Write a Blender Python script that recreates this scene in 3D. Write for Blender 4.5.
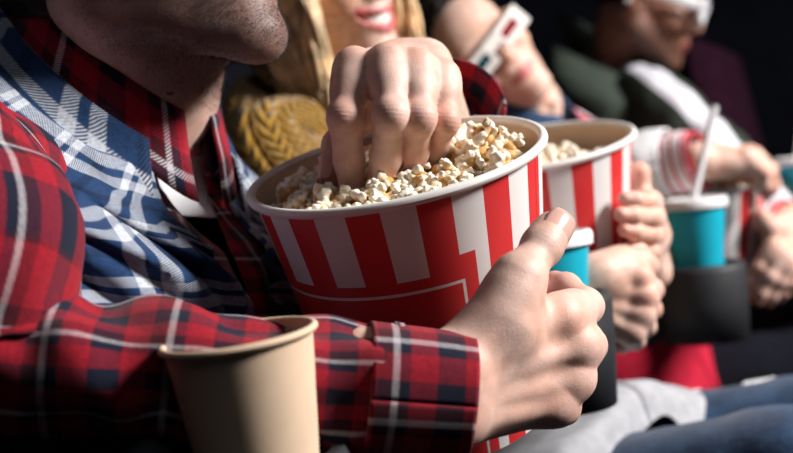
import bpy, math, random
import numpy as np
from mathutils import Vector, Matrix, noise as mnoise

for o in list(bpy.data.objects): bpy.data.objects.remove(o, do_unlink=True)
scene = bpy.context.scene
COL = scene.collection
rng = np.random.default_rng(7); random.seed(7)

# ------------------------------------------------------------------ camera
FPX = 793 * 50 / 36
CAM = np.array([0, 0, .88])
PITCH, ROLL = math.radians(2.5), math.radians(6)
_f = np.array([0, math.cos(PITCH), -math.sin(PITCH)])
_u0 = np.array([0, math.sin(PITCH), math.cos(PITCH)]); _x0 = np.array([1., 0, 0])
CU = math.cos(ROLL) * _u0 + math.sin(ROLL) * _x0
CR = math.cos(ROLL) * _x0 - math.sin(ROLL) * _u0
CF = _f
cd = bpy.data.cameras.new('camera'); cam = bpy.data.objects.new('camera', cd); COL.objects.link(cam)
cd.lens = 50; cd.sensor_width = 36; cd.clip_start = .02
cam.matrix_world = Matrix(((CR[0], CU[0], -CF[0], CAM[0]), (CR[1], CU[1], -CF[1], CAM[1]), (CR[2], CU[2], -CF[2], CAM[2]), (0, 0, 0, 1)))
cd.dof.use_dof = True; cd.dof.focus_distance = .725; cd.dof.aperture_fstop = 4.4
scene.camera = cam
# ------------------------------------------------------------------ world, lights, exposure
w = bpy.data.worlds.new('world'); scene.world = w; w.use_nodes = True
w.node_tree.nodes['Background'].inputs[0].default_value = (.35, .45, .75, 1)
w.node_tree.nodes['Background'].inputs[1].default_value = .006
def area(name, loc, target, size, energy, color, sy=None):
    l = bpy.data.lights.new(name, 'AREA'); l.energy = energy; l.color = color; l.size = size
    if sy: l.shape = 'RECTANGLE'; l.size_y = sy
    o = bpy.data.objects.new(name, l); COL.objects.link(o); o.location = loc
    o.rotation_euler = (Vector(target) - Vector(loc)).to_track_quat('-Z', 'Y').to_euler()
    return o
area('key_lamp', (2.7, .52, 2.6), (.1, .95, .85), .8, 255, (1, .97, .95))
area('fill_lamp', (.3, -.6, 3.0), (.2, 1.2, .9), 1.2, 4, (.85, .92, 1))  # weak fill added overhead to lift the shadows, not a cinema fixture
vs = scene.view_settings
vs.view_transform = 'Standard'; vs.look = 'None'; vs.gamma = 1; vs.exposure = 0; vs.use_curve_mapping = False

# ------------------------------------------------------------------ helpers
V = lambda *a: np.array(a, float)
def nrm(v): v = np.asarray(v, float); return v / np.linalg.norm(v)
def P(px, py, d):
    """a point seen at (px,py), d metres in front of the camera plane"""
    return CAM + d * (CF + CR * (px - 396.5) / FPX - CU * (py - 226.5) / FPX)
def step(p0, px, py, L, sign):
    """next joint: on the sight line of (px,py), L from p0 (bone length fixes the depth)"""
    r = CF + CR * (px - 396.5) / FPX - CU * (py - 226.5) / FPX
    q = p0 - CAM; a = r @ r; b = -2 * q @ r; c = q @ q - L * L
    D = b * b - 4 * a * c
    d = -b / (2 * a) if D < 0 else (-b + sign * math.sqrt(D)) / (2 * a)
    return CAM + d * r
def chain(p0, *steps):
    out = [np.asarray(p0, float)]
    for s in steps: out.append(step(out[-1], *s))
    return out
ROW = nrm(V(.45, .89, 0)); FWD = nrm(V(.89, -.45, 0)); UP = V(0, 0, 1.)

def link(o): COL.objects.link(o); return o
def obj(name, verts, faces, mat, parent=None, uvs=None, cols=None, smooth=True):
    me = bpy.data.meshes.new(name)
    verts = np.asarray(verts, float)
    faces = [list(map(int, f)) for f in faces]
    me.from_pydata(verts.tolist(), [], faces)
    if uvs is not None:
        uvs = np.asarray(uvs); uv = me.uv_layers.new(name='UVMap')
        li = np.zeros(len(me.loops), int); me.loops.foreach_get('vertex_index', li)
        if len(uvs) == len(verts): uv.data.foreach_set('uv', uvs[li].ravel())
        else: uv.data.foreach_set('uv', uvs.ravel())
    if cols is not None:
        a = me.color_attributes.new('col', 'FLOAT_COLOR', 'POINT')
        c4 = np.ones((len(verts), 4)); c4[:, :3] = cols; a.data.foreach_set('color', c4.ravel())
    if smooth: me.polygons.foreach_set('use_smooth', [True] * len(me.polygons))
    me.materials.append(mat); me.update()
    o = link(bpy.data.objects.new(name, me))
    if parent: o.parent = parent
    return o
def empty(name, label, cat, group=None, loc=(0, 0, 0)):
    o = link(bpy.data.objects.new(name, None)); o.location = loc; o.empty_display_size = .02
    return tag(o, label, cat, group)
def tag(o, label, cat, group=None):
    o['label'] = label; o['category'] = cat
    if group: o['group'] = group
    return o
def structure(o, label=None):
    o['kind'] = 'structure'
    if label: o['label'] = label
    return o
def attach(o, parent):
    """parent while keeping world placement (parents are unrotated empties)"""
    o.parent = parent; o.location = Vector(o.location) - Vector(parent.location); return o
def solidify(o, t, off=0):
    m = o.modifiers.new('solid', 'SOLIDIFY'); m.thickness = t; m.offset = off; m.use_rim = True; return o

class MB:
    def __init__(s): s.v, s.f, s.uv = [], [], []; s.n = 0
    def add(s, v, f, uv=None):
        v = np.asarray(v, float); s.v.append(v); s.f += [[i + s.n for i in q] for q in f]; s.n += len(v)
        s.uv.append(np.zeros((len(v), 2)) if uv is None else np.asarray(uv)); return s
    def get(s): return np.vstack(s.v), s.f, np.vstack(s.uv)
    def build(s, name, mat, parent=None, smooth=True, cols=None):
        v, f, uv = s.get(); return obj(name, v, f, mat, parent, uvs=uv, smooth=smooth, cols=cols)
def grid_faces(n, m, close_m=False, flip=False):
    F = []
    for i in range(n - 1):
        for j in range(m if close_m else m - 1):
            a, b = i * m + j, i * m + (j + 1) % m; c, d = b + m, a + m
            F.append([a, d, c, b] if flip else [a, b, c, d])
    return F
def lathe(profile, seg=64, M=None, uscale=1.0, vvals=None):
    """profile [(r,z)] about z; uv u = turns, v = length along the profile. seam has its own column"""
    pr = np.array(profile, float); th = np.linspace(0, 2 * math.pi, seg + 1)
    v = np.stack([np.outer(pr[:, 0], np.cos(th)), np.outer(pr[:, 0], np.sin(th)), np.repeat(pr[:, 1:2], seg + 1, 1)], -1).reshape(-1, 3)
    L = np.r_[0, np.cumsum(np.linalg.norm(np.diff(pr, axis=0), axis=1))] if vvals is None else np.array(vvals)
    uv = np.stack(np.meshgrid(th / (2 * math.pi) * uscale, L), -1).reshape(-1, 2)
    if M is not None: v = v @ M[:3, :3].T + M[:3, 3]
    return v, grid_faces(len(pr), seg + 1), uv
def frame(origin, x, z):
    """4x4 with columns x, y, z (x,z roughly orthogonal)"""
    z = nrm(z); x = nrm(np.asarray(x) - z * (np.asarray(x) @ z)); y = np.cross(z, x)
    M = np.eye(4); M[:3, 0], M[:3, 1], M[:3, 2], M[:3, 3] = x, y, z, origin; return M
def xf(M, p): return np.asarray(p) @ M[:3, :3].T + M[:3, 3]
def box(c, h, M=None, bev=0):
    """bevelled box (chamfered) as verts/faces"""
    c, h = np.array(c, float), np.array(h, float)
    b = min(bev, *(h * .9)) if bev else 0
    if not b:
        v = [c + h * V(*s) for s in [(-1, -1, -1), (1, -1, -1), (1, 1, -1), (-1, 1, -1), (-1, -1, 1), (1, -1, 1), (1, 1, 1), (-1, 1, 1)]]
        f = [[0, 3, 2, 1], [4, 5, 6, 7], [0, 1, 5, 4], [1, 2, 6, 5], [2, 3, 7, 6], [3, 0, 4, 7]]
    else:
        v, idx = [], {}
        for sx in (-1, 1):
            for sy in (-1, 1):
                for sz in (-1, 1):
                    for ax in range(3):
                        p = h * V(sx, sy, sz) - b * V(sx, sy, sz); p[ax] += b * (sx, sy, sz)[ax]
                        idx[(sx, sy, sz, ax)] = len(v); v.append(c + p)
        I = lambda sx, sy, sz, ax: idx[(sx, sy, sz, ax)]
        f = []
        q = [(-1, -1), (1, -1), (1, 1), (-1, 1)]
        for s in (-1, 1):
            f.append([I(s, a, bb, 0) for a, bb in q][::s]); f.append([I(bb, s, a, 1) for a, bb in q][::s]); f.append([I(a, bb, s, 2) for a, bb in q][::s])
        for s in (-1, 1):
            for t in (-1, 1):
                f.append([I(s, t, -1, 0), I(s, t, -1, 1), I(s, t, 1, 1), I(s, t, 1, 0)][::(1 if s * t < 0 else -1)][::-1])
                f.append([I(-1, s, t, 1), I(-1, s, t, 2), I(1, s, t, 2), I(1, s, t, 1)][::(1 if s * t < 0 else -1)][::-1])
                f.append([I(t, -1, s, 2), I(t, -1, s, 0), I(t, 1, s, 0), I(t, 1, s, 2)][::(1 if s * t < 0 else -1)][::-1])
        for sx in (-1, 1):
            for sy in (-1, 1):
                for sz in (-1, 1):
                    f.append([I(sx, sy, sz, 0), I(sx, sy, sz, 1), I(sx, sy, sz, 2)][::(1 if sx * sy * sz > 0 else -1)])
    v = np.array(v)
    if M is not None: v = xf(M, v)
    return v, f
def spline(pts, n):
    """Catmull-Rom through pts (k,d) resampled to n"""
    p = np.asarray(pts, float); k = len(p)
    if k == 2:
        t = np.linspace(0, 1, n)[:, None]; return p[0] * (1 - t) + p[1] * t
    e = np.vstack([2 * p[0] - p[1], p, 2 * p[-1] - p[-2]])
    t = np.linspace(0, k - 1, n); i = np.minimum(t.astype(int), k - 2); u = (t - i)[:, None]
    a, b, c, d = e[i], e[i + 1], e[i + 2], e[i + 3]
    return .5 * ((2 * b) + (-a + c) * u + (2 * a - 5 * b + 4 * c - d) * u ** 2 + (-a + 3 * b - 3 * c + d) * u ** 3)
def tube(path, radii, n=40, seg=32, ref=None, disp=None, cap=False, uvr=None, flat=1.0, ends=True):
    """swept tube. radii per control point. uv in metres. disp(s_metres, theta, s01) -> radial offset array"""
    path = np.asarray(path, float); r = np.asarray(radii, float)
    pr = spline(np.c_[path, r], n); c, rr = pr[:, :3], np.maximum(pr[:, 3], .0003)
    T = np.gradient(c, axis=0); T /= np.linalg.norm(T, axis=1)[:, None]
    ref = V(0, 0, 1) if ref is None else np.asarray(ref, float)
    x = ref - T[0] * (ref @ T[0])
    if np.linalg.norm(x) < 1e-6: x = np.cross(T[0], V(1, .3, .2))
    x = nrm(x); X = []
    for i in range(n):
        x = nrm(x - T[i] * (x @ T[i])); X.append(x)
    X = np.array(X); Y = np.cross(T, X)
    th = np.linspace(0, 2 * math.pi, seg + 1)
    s = np.r_[0, np.cumsum(np.linalg.norm(np.diff(c, axis=0), axis=1))]
    S, TH = np.meshgrid(s, th, indexing='ij')
    R = np.repeat(rr[:, None], seg + 1, 1)
    if disp is not None: R = R + disp(S, TH, S / s[-1])
    v = c[:, None] + R[..., None] * (np.cos(TH)[..., None] * X[:, None] + flat * np.sin(TH)[..., None] * Y[:, None])
    ru = float(np.mean(rr)) if uvr is None else uvr
    uv = np.stack([TH * ru, S], -1).reshape(-1, 2)
    f = grid_faces(n, seg + 1); v = v.reshape(-1, 3)
    if cap:
        k = len(v); v = np.vstack([v, c[0], c[-1]]); uv = np.vstack([uv, uv[0], uv[-1]])
        f += [[k, j + 1, j] for j in range(seg)] + [[k + 1, (n - 1) * (seg + 1) + j, (n - 1) * (seg + 1) + j + 1] for j in range(seg)]
    return v, f, uv

# ------------------------------------------------------------------ implicit surfaces (smooth unions meshed by surface nets)
def smin(a, b, k):
    if k <= 0: return np.minimum(a, b)
    h = np.clip(.5 + .5 * (b - a) / k, 0, 1)
    return b * (1 - h) + a * h - k * h * (1 - h)
class Prim:
    pass
def cone(a, b, ra, rb=None, k=.006):
    p = Prim(); a, b = np.asarray(a, float), np.asarray(b, float); rb = ra if rb is None else rb
    m = max(ra, rb); p.lo, p.hi, p.k, p.op = np.minimum(a, b) - m, np.maximum(a, b) + m, k, 1
    ab = b - a; L2 = max(ab @ ab, 1e-12)
    def fn(q):
        t = np.clip(((q - a) @ ab) / L2, 0, 1)
        e = q - a - t[..., None] * ab
        return np.sqrt((e * e).sum(-1)) - (ra + (rb - ra) * t)
    p.fn = fn; return p
def ell(c, r, M=None, k=.006):
    p = Prim(); c = np.asarray(c, float); r = np.asarray(r, float) * np.ones(3); A = np.eye(3) if M is None else M[:3, :3]
    m = np.sqrt(((A * r) ** 2).sum(1)); p.lo, p.hi, p.k, p.op = c - m, c + m, k, 1
    def fn(q):
        l = ((q - c) @ A); k0 = np.sqrt(((l / r) ** 2).sum(-1)); k1 = np.sqrt(((l / r ** 2) ** 2).sum(-1)) + 1e-9
        return k0 * (k0 - 1) / k1
    p.fn = fn; return p
def sub(p): p.op = -1; return p
class Field:
    def __init__(s): s.base, s.groups, s.glob = [], [], None
    def add(s, *p): s.base += p; return s
    def group(s, prims, k, kk=0): s.groups.append((prims, k, kk)); return s
    def mesh(s, h, warp=None):
        ps = [p for p in s.base if p.op > 0] + [p for g in s.groups for p in g[0]]
        lo = np.min([p.lo for p in ps], 0) - 3 * h; hi = np.max([p.hi for p in ps], 0) + 3 * h
        n = np.ceil((hi - lo) / h).astype(int) + 1
        ax = [lo[i] + h * np.arange(n[i]) for i in range(3)]
        BIG = .08
        kmax = max([p.k for p in s.base] + [0])
        def apply(D, prims, ex=0):
            for p in prims:
                mg = max(p.k, ex) + 2 * h + .004
                a = np.clip(((p.lo - mg - lo) / h).astype(int), 0, n); b = np.clip(((p.hi + mg - lo) / h).astype(int) + 2, 0, n)
                if np.any(b <= a): continue
                sl = tuple(slice(a[i], b[i]) for i in range(3))
                q = np.stack(np.meshgrid(*[ax[i][sl[i]] for i in range(3)], indexing='ij'), -1)
                d = p.fn(q)
                D[sl] = smin(D[sl], d, p.k) if p.op > 0 else -smin(-D[sl], d, p.k)
            return D
        B = apply(np.full(n, BIG), s.base, kmax); D = B.copy()
        for prims, k, kk in s.groups:
            glo = np.min([p.lo for p in prims], 0) - k - 3 * h - .004; ghi = np.max([p.hi for p in prims], 0) + k + 3 * h + .004
            a = np.clip(((glo - lo) / h).astype(int), 0, n); b = np.clip(((ghi - lo) / h).astype(int) + 2, 0, n)
            sl = tuple(slice(a[i], b[i]) for i in range(3))
            G = apply(np.full(n, BIG), prims, k)[sl]
            D[sl] = smin(D[sl], smin(B[sl], G, k), kk)
        return surface_nets(D, lo, h)
def surface_nets(D, lo, h):
    n = np.array(D.shape); ins = D < 0
    cs = [(i, j, k) for i in (0, 1) for j in (0, 1) for k in (0, 1)]
    cnt = sum(ins[i:n[0] - 1 + i, j:n[1] - 1 + j, k:n[2] - 1 + k].astype(np.int8) for i, j, k in cs)
    act = np.argwhere((cnt > 0) & (cnt < 8))
    idx = np.full(n - 1, -1, np.int64); idx[tuple(act.T)] = np.arange(len(act))
    acc = np.zeros((len(act), 3)); num = np.zeros(len(act))
    vals = {c: D[act[:, 0] + c[0], act[:, 1] + c[1], act[:, 2] + c[2]] for c in cs}
    for c in cs:
        for a in range(3):
            if c[a]: continue
            e = list(c); e[a] = 1; e = tuple(e); v0, v1 = vals[c], vals[e]
            m = (v0 < 0) != (v1 < 0)
            t = v0[m] / (v0[m] - v1[m]); p = np.tile(np.array(c, float), (m.sum(), 1)); p[:, a] = t
            acc[m] += p; num[m] += 1
    verts = lo + h * (act + acc / num[:, None])
    F = []
    for a in range(3):
        b, c = (a + 1) % 3, (a + 2) % 3
        s0 = [slice(None)] * 3; s1 = [slice(None)] * 3; s0[a] = slice(0, -1); s1[a] = slice(1, None)
        A, Bb = ins[tuple(s0)], ins[tuple(s1)]
        e = np.argwhere(A != Bb); e = e[(e[:, b] > 0) & (e[:, c] > 0) & (e[:, b] < n[b] - 1) & (e[:, c] < n[c] - 1)]
        fl = A[tuple(e.T)]
        def g(db, dc):
            q = e.copy(); q[:, b] -= db; q[:, c] -= dc; return idx[tuple(q.T)]
        quad = np.stack([g(1, 1), g(0, 1), g(0, 0), g(1, 0)], -1)
        quad[~fl] = quad[~fl][:, ::-1]; F.append(quad)
    return verts, np.vstack(F)
def relax(v, f, it=1, lam=.5):
    e = np.vstack([f[:, [0, 1]], f[:, [1, 2]], f[:, [2, 3]], f[:, [3, 0]]])
    for _ in range(it):
        s = np.zeros_like(v); c = np.zeros(len(v))
        np.add.at(s, e[:, 0], v[e[:, 1]]); np.add.at(c, e[:, 0], 1); np.add.at(s, e[:, 1], v[e[:, 0]]); np.add.at(c, e[:, 1], 1)
        v = v * (1 - lam) + lam * s / np.maximum(c, 1)[:, None]
    return v

# ------------------------------------------------------------------ materials
class X:
    """tiny node-expression helper"""
    def __init__(s, nt, sock): s.nt, s.s = nt, sock
    def op(s, o, *a):
        n = s.nt.nodes.new('ShaderNodeMath'); n.operation = o
        for i, q in enumerate((s,) + a):
            if isinstance(q, X): s.nt.links.new(q.s, n.inputs[i])
            else: n.inputs[i].default_value = q
        return X(s.nt, n.outputs[0])
    def __add__(s, o): return s.op('ADD', o)
    def __sub__(s, o): return s.op('SUBTRACT', o)
    def __mul__(s, o): return s.op('MULTIPLY', o)
    def __truediv__(s, o): return s.op('DIVIDE', o)
    def gt(s, o): return s.op('GREATER_THAN', o)
    def lt(s, o): return s.op('LESS_THAN', o)
    def fract(s): return s.op('FRACT')
    def abs(s): return s.op('ABSOLUTE')
    def max(s, o): return s.op('MAXIMUM', o)
    def ramp(s, a, b, lo=0., hi=1.):
        n = s.nt.nodes.new('ShaderNodeMapRange'); n.interpolation_type = 'SMOOTHSTEP'
        s.nt.links.new(s.s, n.inputs['Value']); n.inputs['From Min'].default_value = a; n.inputs['From Max'].default_value = b
        n.inputs['To Min'].default_value = lo; n.inputs['To Max'].default_value = hi
        return X(s.nt, n.outputs[0])
def material(name, rough=.6, color=None, spec=.4, sheen=0, sss=0):
    m = bpy.data.materials.new(name); m.use_nodes = True; nt = m.node_tree; b = nt.nodes['Principled BSDF']
    b.inputs['Roughness'].default_value = rough; b.inputs['Specular IOR Level'].default_value = spec
    if color: b.inputs['Base Color'].default_value = (*color, 1)
    if sheen: b.inputs['Sheen Weight'].default_value = sheen; b.inputs['Sheen Roughness'].default_value = .5
    if sss:
        b.inputs['Subsurface Weight'].default_value = sss; b.inputs['Subsurface Radius'].default_value = (1, .35, .2); b.inputs['Subsurface Scale'].default_value = .006
    return m, nt, b
def mix(nt, a, b, fac):
    n = nt.nodes.new('ShaderNodeMix'); n.data_type = 'RGBA'
    for i, q in ((6, a), (7, b)):
        if isinstance(q, X): nt.links.new(q.s, n.inputs[i])
        else: n.inputs[i].default_value = (*q, 1)
    if isinstance(fac, X): nt.links.new(fac.s, n.inputs[0])
    else: n.inputs[0].default_value = fac
    return X(nt, n.outputs[2])
def tex(nt, kind, scale, coord='Object', detail=3., **kw):
    tc = nt.nodes.new('ShaderNodeTexCoord'); n = nt.nodes.new(kind); nt.links.new(tc.outputs[coord], n.inputs['Vector'])
    n.inputs['Scale'].default_value = scale
    if 'Detail' in n.inputs: n.inputs['Detail'].default_value = detail
    for k, v in kw.items(): setattr(n, k, v)
    return X(nt, n.outputs[0])
def bump(nt, b, hgt, strength=.3, dist=.001):
    n = nt.nodes.new('ShaderNodeBump'); n.inputs['Strength'].default_value = strength; n.inputs['Distance'].default_value = dist
    nt.links.new(hgt.s, n.inputs['Height']); nt.links.new(n.outputs[0], b.inputs['Normal'])
def uvs(nt):
    n = nt.nodes.new('ShaderNodeUVMap'); n.uv_map = 'UVMap'; s = nt.nodes.new('ShaderNodeSeparateXYZ'); nt.links.new(n.outputs[0], s.inputs[0])
    return X(nt, s.outputs[0]), X(nt, s.outputs[1])
def setcol(nt, b, c): nt.links.new(c.s, b.inputs['Base Color'])
def simple(name, color, rough=.6, var=.12, scale=60, spec=.4, sheen=0, bmp=0, bscale=400, bdist=.0006, metallic=0):
    m, nt, b = material(name, rough, None, spec, sheen)
    n = tex(nt, 'ShaderNodeTexNoise', scale)
    c = np.array(color)
    setcol(nt, b, mix(nt, tuple(c * (1 - var)), tuple(np.minimum(c * (1 + var), 1)), n.ramp(.3, .7)))
    b.inputs['Metallic'].default_value = metallic
    if bmp: bump(nt, b, tex(nt, 'ShaderNodeTexNoise', bscale), bmp, bdist)
    return m
def plaid(name, base, bands_u, bands_v, period, twill=.0016, sheen=.12, off=(0, 0)):
    """woven check: warp colours follow u, weft colours follow v, threads cross in a twill"""
    m, nt, b = material(name, .9, None, .15, sheen)
    u, v = uvs(nt)
    cols = []
    for c, bands, of in ((u, bands_u, off[0]), (v, bands_v, off[1])):
        t = ((c + of) / period).fract(); col = base
        for ctr, hw, cc in bands:
            f = (t - ctr).abs().ramp(hw - .012, hw + .012, 1, 0); col = mix(nt, col, cc, f)
        if not isinstance(col, X): col = mix(nt, col, col, 0.)
        cols.append(col)
    tw = ((u * .9 + v) / twill).fract(); tw = (tw - .5).abs().ramp(.12, .38, .12, .88)
    cc = mix(nt, cols[0], cols[1], tw)
    n = tex(nt, 'ShaderNodeTexNoise', 350, detail=2)
    cc = mix(nt, cc, (0, 0, 0), n.ramp(.35, .75, 0, .28))
    setcol(nt, b, cc)
    n2 = tex(nt, 'ShaderNodeTexNoise', 900, detail=2)
    bump(nt, b, tw + n2, .35, .0005)
    return m
RED, NAVY, WHT, WINE = (.30, .006, .018), (.006, .008, .024), (.50, .47, .49), (.06, .003, .009)
RB = [(.11, .11, RED), (.30, .075, WINE), (.385, .032, WHT), (.46, .045, NAVY), (.63, .12, RED), (.87, .115, NAVY)]
M_RED = plaid('red_plaid_flannel', WINE, RB, RB, .064)
BLU, BNV, BWH = (.012, .040, .112), (.005, .013, .038), (.52, .55, .60)
BB = [(.12, .065, BWH), (.34, .065, BWH), (.70, .06, BNV)]
M_BLUE = plaid('blue_white_plaid_flannel', BLU, BB, BB, .078, twill=.0019, off=(.02, .01))
def skin(name, rough=.5):
    m, nt, b = material(name, rough, None, .35, 0, .12)
    a = nt.nodes.new('ShaderNodeVertexColor'); a.layer_name = 'col'
    n = tex(nt, 'ShaderNodeTexNoise', 90, detail=4); n2 = tex(nt, 'ShaderNodeTexNoise', 28, detail=2)
    c = X(nt, a.outputs[0])
    hs = nt.nodes.new('ShaderNodeHueSaturation'); nt.links.new(c.s, hs.inputs['Color']); nt.links.new(n.ramp(.3, .7, .88, 1.1).s, hs.inputs['Value'])
    nt.links.new(n2.ramp(.35, .65, .92, 1.12).s, hs.inputs['Saturation'])
    setcol(nt, b, X(nt, hs.outputs[0]))
    v = tex(nt, 'ShaderNodeTexVoronoi', 900); bump(nt, b, v + tex(nt, 'ShaderNodeTexNoise', 400), .22, .0005)
    return m
M_SKIN = skin('skin')
M_NAIL = simple('fingernail', (.62, .36, .30), .25, .05)
M_KRAFT = simple('kraft_paper', (.64, .47, .33), .75, .06, 25, .2, bmp=.15, bscale=250, bdist=.0003)
M_PAPER = simple('white_paper', (.74, .71, .67), .55, .04, 30, .3)
M_TEAL = simple('teal_paper', (.004, .35, .47), .45, .06, 20, .4)
M_LID = simple('white_plastic_lid', (.75, .74, .73), .4, .03)
M_STRAW = simple('straw_plastic', (.72, .72, .74), .35, .03)
M_BLACKPL = simple('black_plastic', (.012, .012, .014), .5, .2, 40, bmp=.2)
M_ARM = simple('dark_grey_leatherette', (.015, .016, .019), .6, .2, 50, bmp=.25, bscale=500)
M_SEAT = simple('maroon_seat_velvet', (.013, .003, .008), .95, .25, 40, .05, bmp=.3)
M_WALL = simple('dark_wall_paint', (.007, .008, .013), .9, .2, 6, .1)
M_FLOOR = simple('dark_carpet', (.010, .009, .011), .95, .3, 200, .1, bmp=.4)
M_WHITECOT = simple('white_cotton', (.75, .75, .77), .9, .05, 60, .15, bmp=.25, bscale=700)
M_DARKPANT = simple('dark_navy_trousers', (.006, .007, .013), .9, .2, 80, .15, bmp=.3)
M_TEETH = simple('teeth', (.82, .76, .68), .25, .03)

# ------------------------------------------------------------------ room
S = 6.0
def plane(name, c, ux, uy, mat, label):
    c, ux, uy = map(np.asarray, (c, ux, uy)); n = np.cross(ux, uy); n = n / np.linalg.norm(n) * .05
    v = np.array([c + a * ux + b * uy - e * n for e in (0, 1) for a, b in ((-1, -1), (1, -1), (1, 1), (-1, 1))])
    return structure(obj(name, v, [[0, 1, 2, 3], [7, 6, 5, 4], [1, 0, 4, 5], [2, 1, 5, 6], [3, 2, 6, 7], [0, 3, 7, 4]], mat, smooth=False), label)
plane('floor', (0, 2, 0), (S, 0, 0), (0, S, 0), M_FLOOR, 'dark carpeted cinema floor')
plane('wall_back', V(0, 1, 2) - FWD * 1.75 + ROW * 1, ROW * 7, (0, 0, 2), M_WALL, 'near-black cinema wall behind the seats')
plane('wall_side', V(0, 1, 2) + ROW * 5.2 , -FWD * -5, (0, 0, 2), M_WALL, 'near-black cinema side wall beyond the row')

# ------------------------------------------------------------------ people: builders
SKIN_A = V(.66, .425, .345)
class Hand:
    """joints given as world points: W wrist, F = 4 chains [mcp,pip,dip,tip], T thumb [cmc,mcp,ip,tip]; s = size factor"""
    def __init__(h, W, elbow, F, T, s=1.0, fore=.16, fr=(.027, .04), fat=1.0, web=.5, kn=1.0, kk=.011):
        h.fat, h.web, h.kn, h.kk = fat, web, kn, kk
        h.W, h.E, h.F, h.T, h.s = np.asarray(W), np.asarray(elbow), F, T, s
        m = (F[1][0] + F[2][0]) / 2; h.x = nrm(m - h.W); across = nrm(F[0][0] - F[3][0])
        z = nrm(np.cross(h.x, across)); tip = sum(f[2] for f in F) / 4
        if (tip - m) @ z > 0: z = -z
        h.z = z; h.y = np.cross(z, h.x); h.fore = fore; h.fr = fr
    def field(h, fld):
        s, W, z = h.s, h.W, h.z
        R = np.array([(.0105, .0098, .0094, .0080), (.0107, .0100, .0096, .0082), (.0103, .0094, .0090, .0077), (.0094, .0086, .0082, .0069)]) * h.fat
        across = nrm(h.F[0][0] - h.F[3][0])
        base = []
        fdir = nrm(h.E - W)
        fend = W + fdir * h.fore
        side = nrm(across - fdir * (across @ fdir))
        for e in (-1, 1):
            base.append(cone(W + side * e * .011 * s - h.x * .004, fend + side * e * .012 * s, h.fr[0] * .8 * s, h.fr[1] * .86 * s, .014 * s))
        for i, f in enumerate(h.F):
            o = W + across * (.019 - .0125 * i) * s + h.x * .012 * s
            m = f[0]
            base.append(cone(o - z * .004 * s, m - z * .0035 * s, .0155 * s, .0118 * s, .010 * s))
            base.append(cone(o - z * .013 * s, m - z * .010 * s - h.x * .014 * s, .015 * s, .0115 * s, .012 * s))
            base.append(ell(m + z * .0030 * s * h.kn, (.0100 * s,) * 3, None, .009 * s))                       # knuckle
            base.append(cone(o + z * .009 * s, m + z * .0075 * s - h.x * .008 * s, .0022 * s * (.3 + .7 * h.kn), .0022 * s, .009 * s))   # tendon
        for a, b in ((0, 1), (1, 2), (2, 3)):
            base.append(cone(h.F[a][0] - z * .006 * s + h.x * .004, h.F[b][0] - z * .006 * s + h.x * .004, .009 * s, .009 * s, .008 * s))
            A_, B_ = h.F[a][0] * (1 - .3 * h.web) + h.F[a][1] * .3 * h.web, h.F[b][0] * (1 - .3 * h.web) + h.F[b][1] * .3 * h.web
            base.append(cone(A_, B_, .0065 * s, .0065 * s, .008 * s))
        T = h.T
        i0 = W + across * .015 * s + h.x * .03 * s
        base.append(cone(T[0], T[1], .0185 * s, .0145 * s, .016 * s))
        base.append(cone(W + across * .012 * s - z * .006 * s, T[0], .018 * s, .018 * s, .014 * s))
        base.append(cone(T[0] * .45 + T[1] * .55, W * .45 + h.F[0][0] * .55 - z * .008 * s, .0105 * s, .0125 * s, .018 * s))  # first web
        base.append(cone(T[0] * .2 + T[1] * .8, W * .25 + h.F[0][0] * .75 - z * .008 * s, .006 * s, .009 * s, .014 * s))
        fld.add(*base)
        for i, f in enumerate(h.F):
            r = np.array(R[i]) * s; g = []
            g.append(cone(f[0], f[1], r[0] * 1.04, r[1], .004 * s)); g.append(cone(f[1], f[2], r[1] * 1.0, r[2] * 1.03, .006 * s)); g.append(cone(f[2], f[3] - nrm(f[3] - f[2]) * r[3] * .6, r[2] * 1.02, r[3], .004 * s))
            bend = nrm(f[1] - f[0]) - nrm(f[2] - f[1]); dz = h.z if np.linalg.norm(bend) < .15 else nrm(bend)
            g.append(ell(f[1] + dz * .0008 * s, (r[1] * .97,) * 3, None, .007 * s))
            pm = (f[0] + f[1]) / 2; g.append(ell(pm - dz * .0015 * s, (r[0] * 1.02,) * 3, None, .010 * s))
            fld.group(g, h.kk * s)
        r = np.array([.0125, .0116, .0116, .0108]) * s
        g = [cone(T[1] * .75 + T[0] * .25, T[1], .0140 * s, r[0], .005), cone(T[1], T[2], r[0] * .98, r[1], .005 * s), cone(T[2], T[3] - nrm(T[3] - T[2]) * r[3] * .7, r[2], r[3], .005 * s),
             ell(T[2], (r[1] * 1.05,) * 3, None, .006 * s), ell((T[2] + T[3]) / 2, (r[2] * 1.02,) * 3, None, .006 * s)]
        fld.group(g, .012 * s)
    def tint(h, v, c, red=V(.60, .24, .19)):
        """ruddy knuckles and finger ends"""
        spots = []
        for f in h.F + [h.T]:
            spots += [(f[1], .013, .42), (f[2], .011, .25), (f[3], .014, .5)]
        for f in h.F: spots.append((f[0] + h.z * .008, .012, .25))
        for p, r, st in spots:
            d = np.linalg.norm(v - p, axis=1); w_ = (st * np.exp(-(d / (r * h.s)) ** 2))[:, None]; c[:] = c * (1 - w_) + w_ * red * (c.mean() / .42)
        return c
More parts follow.
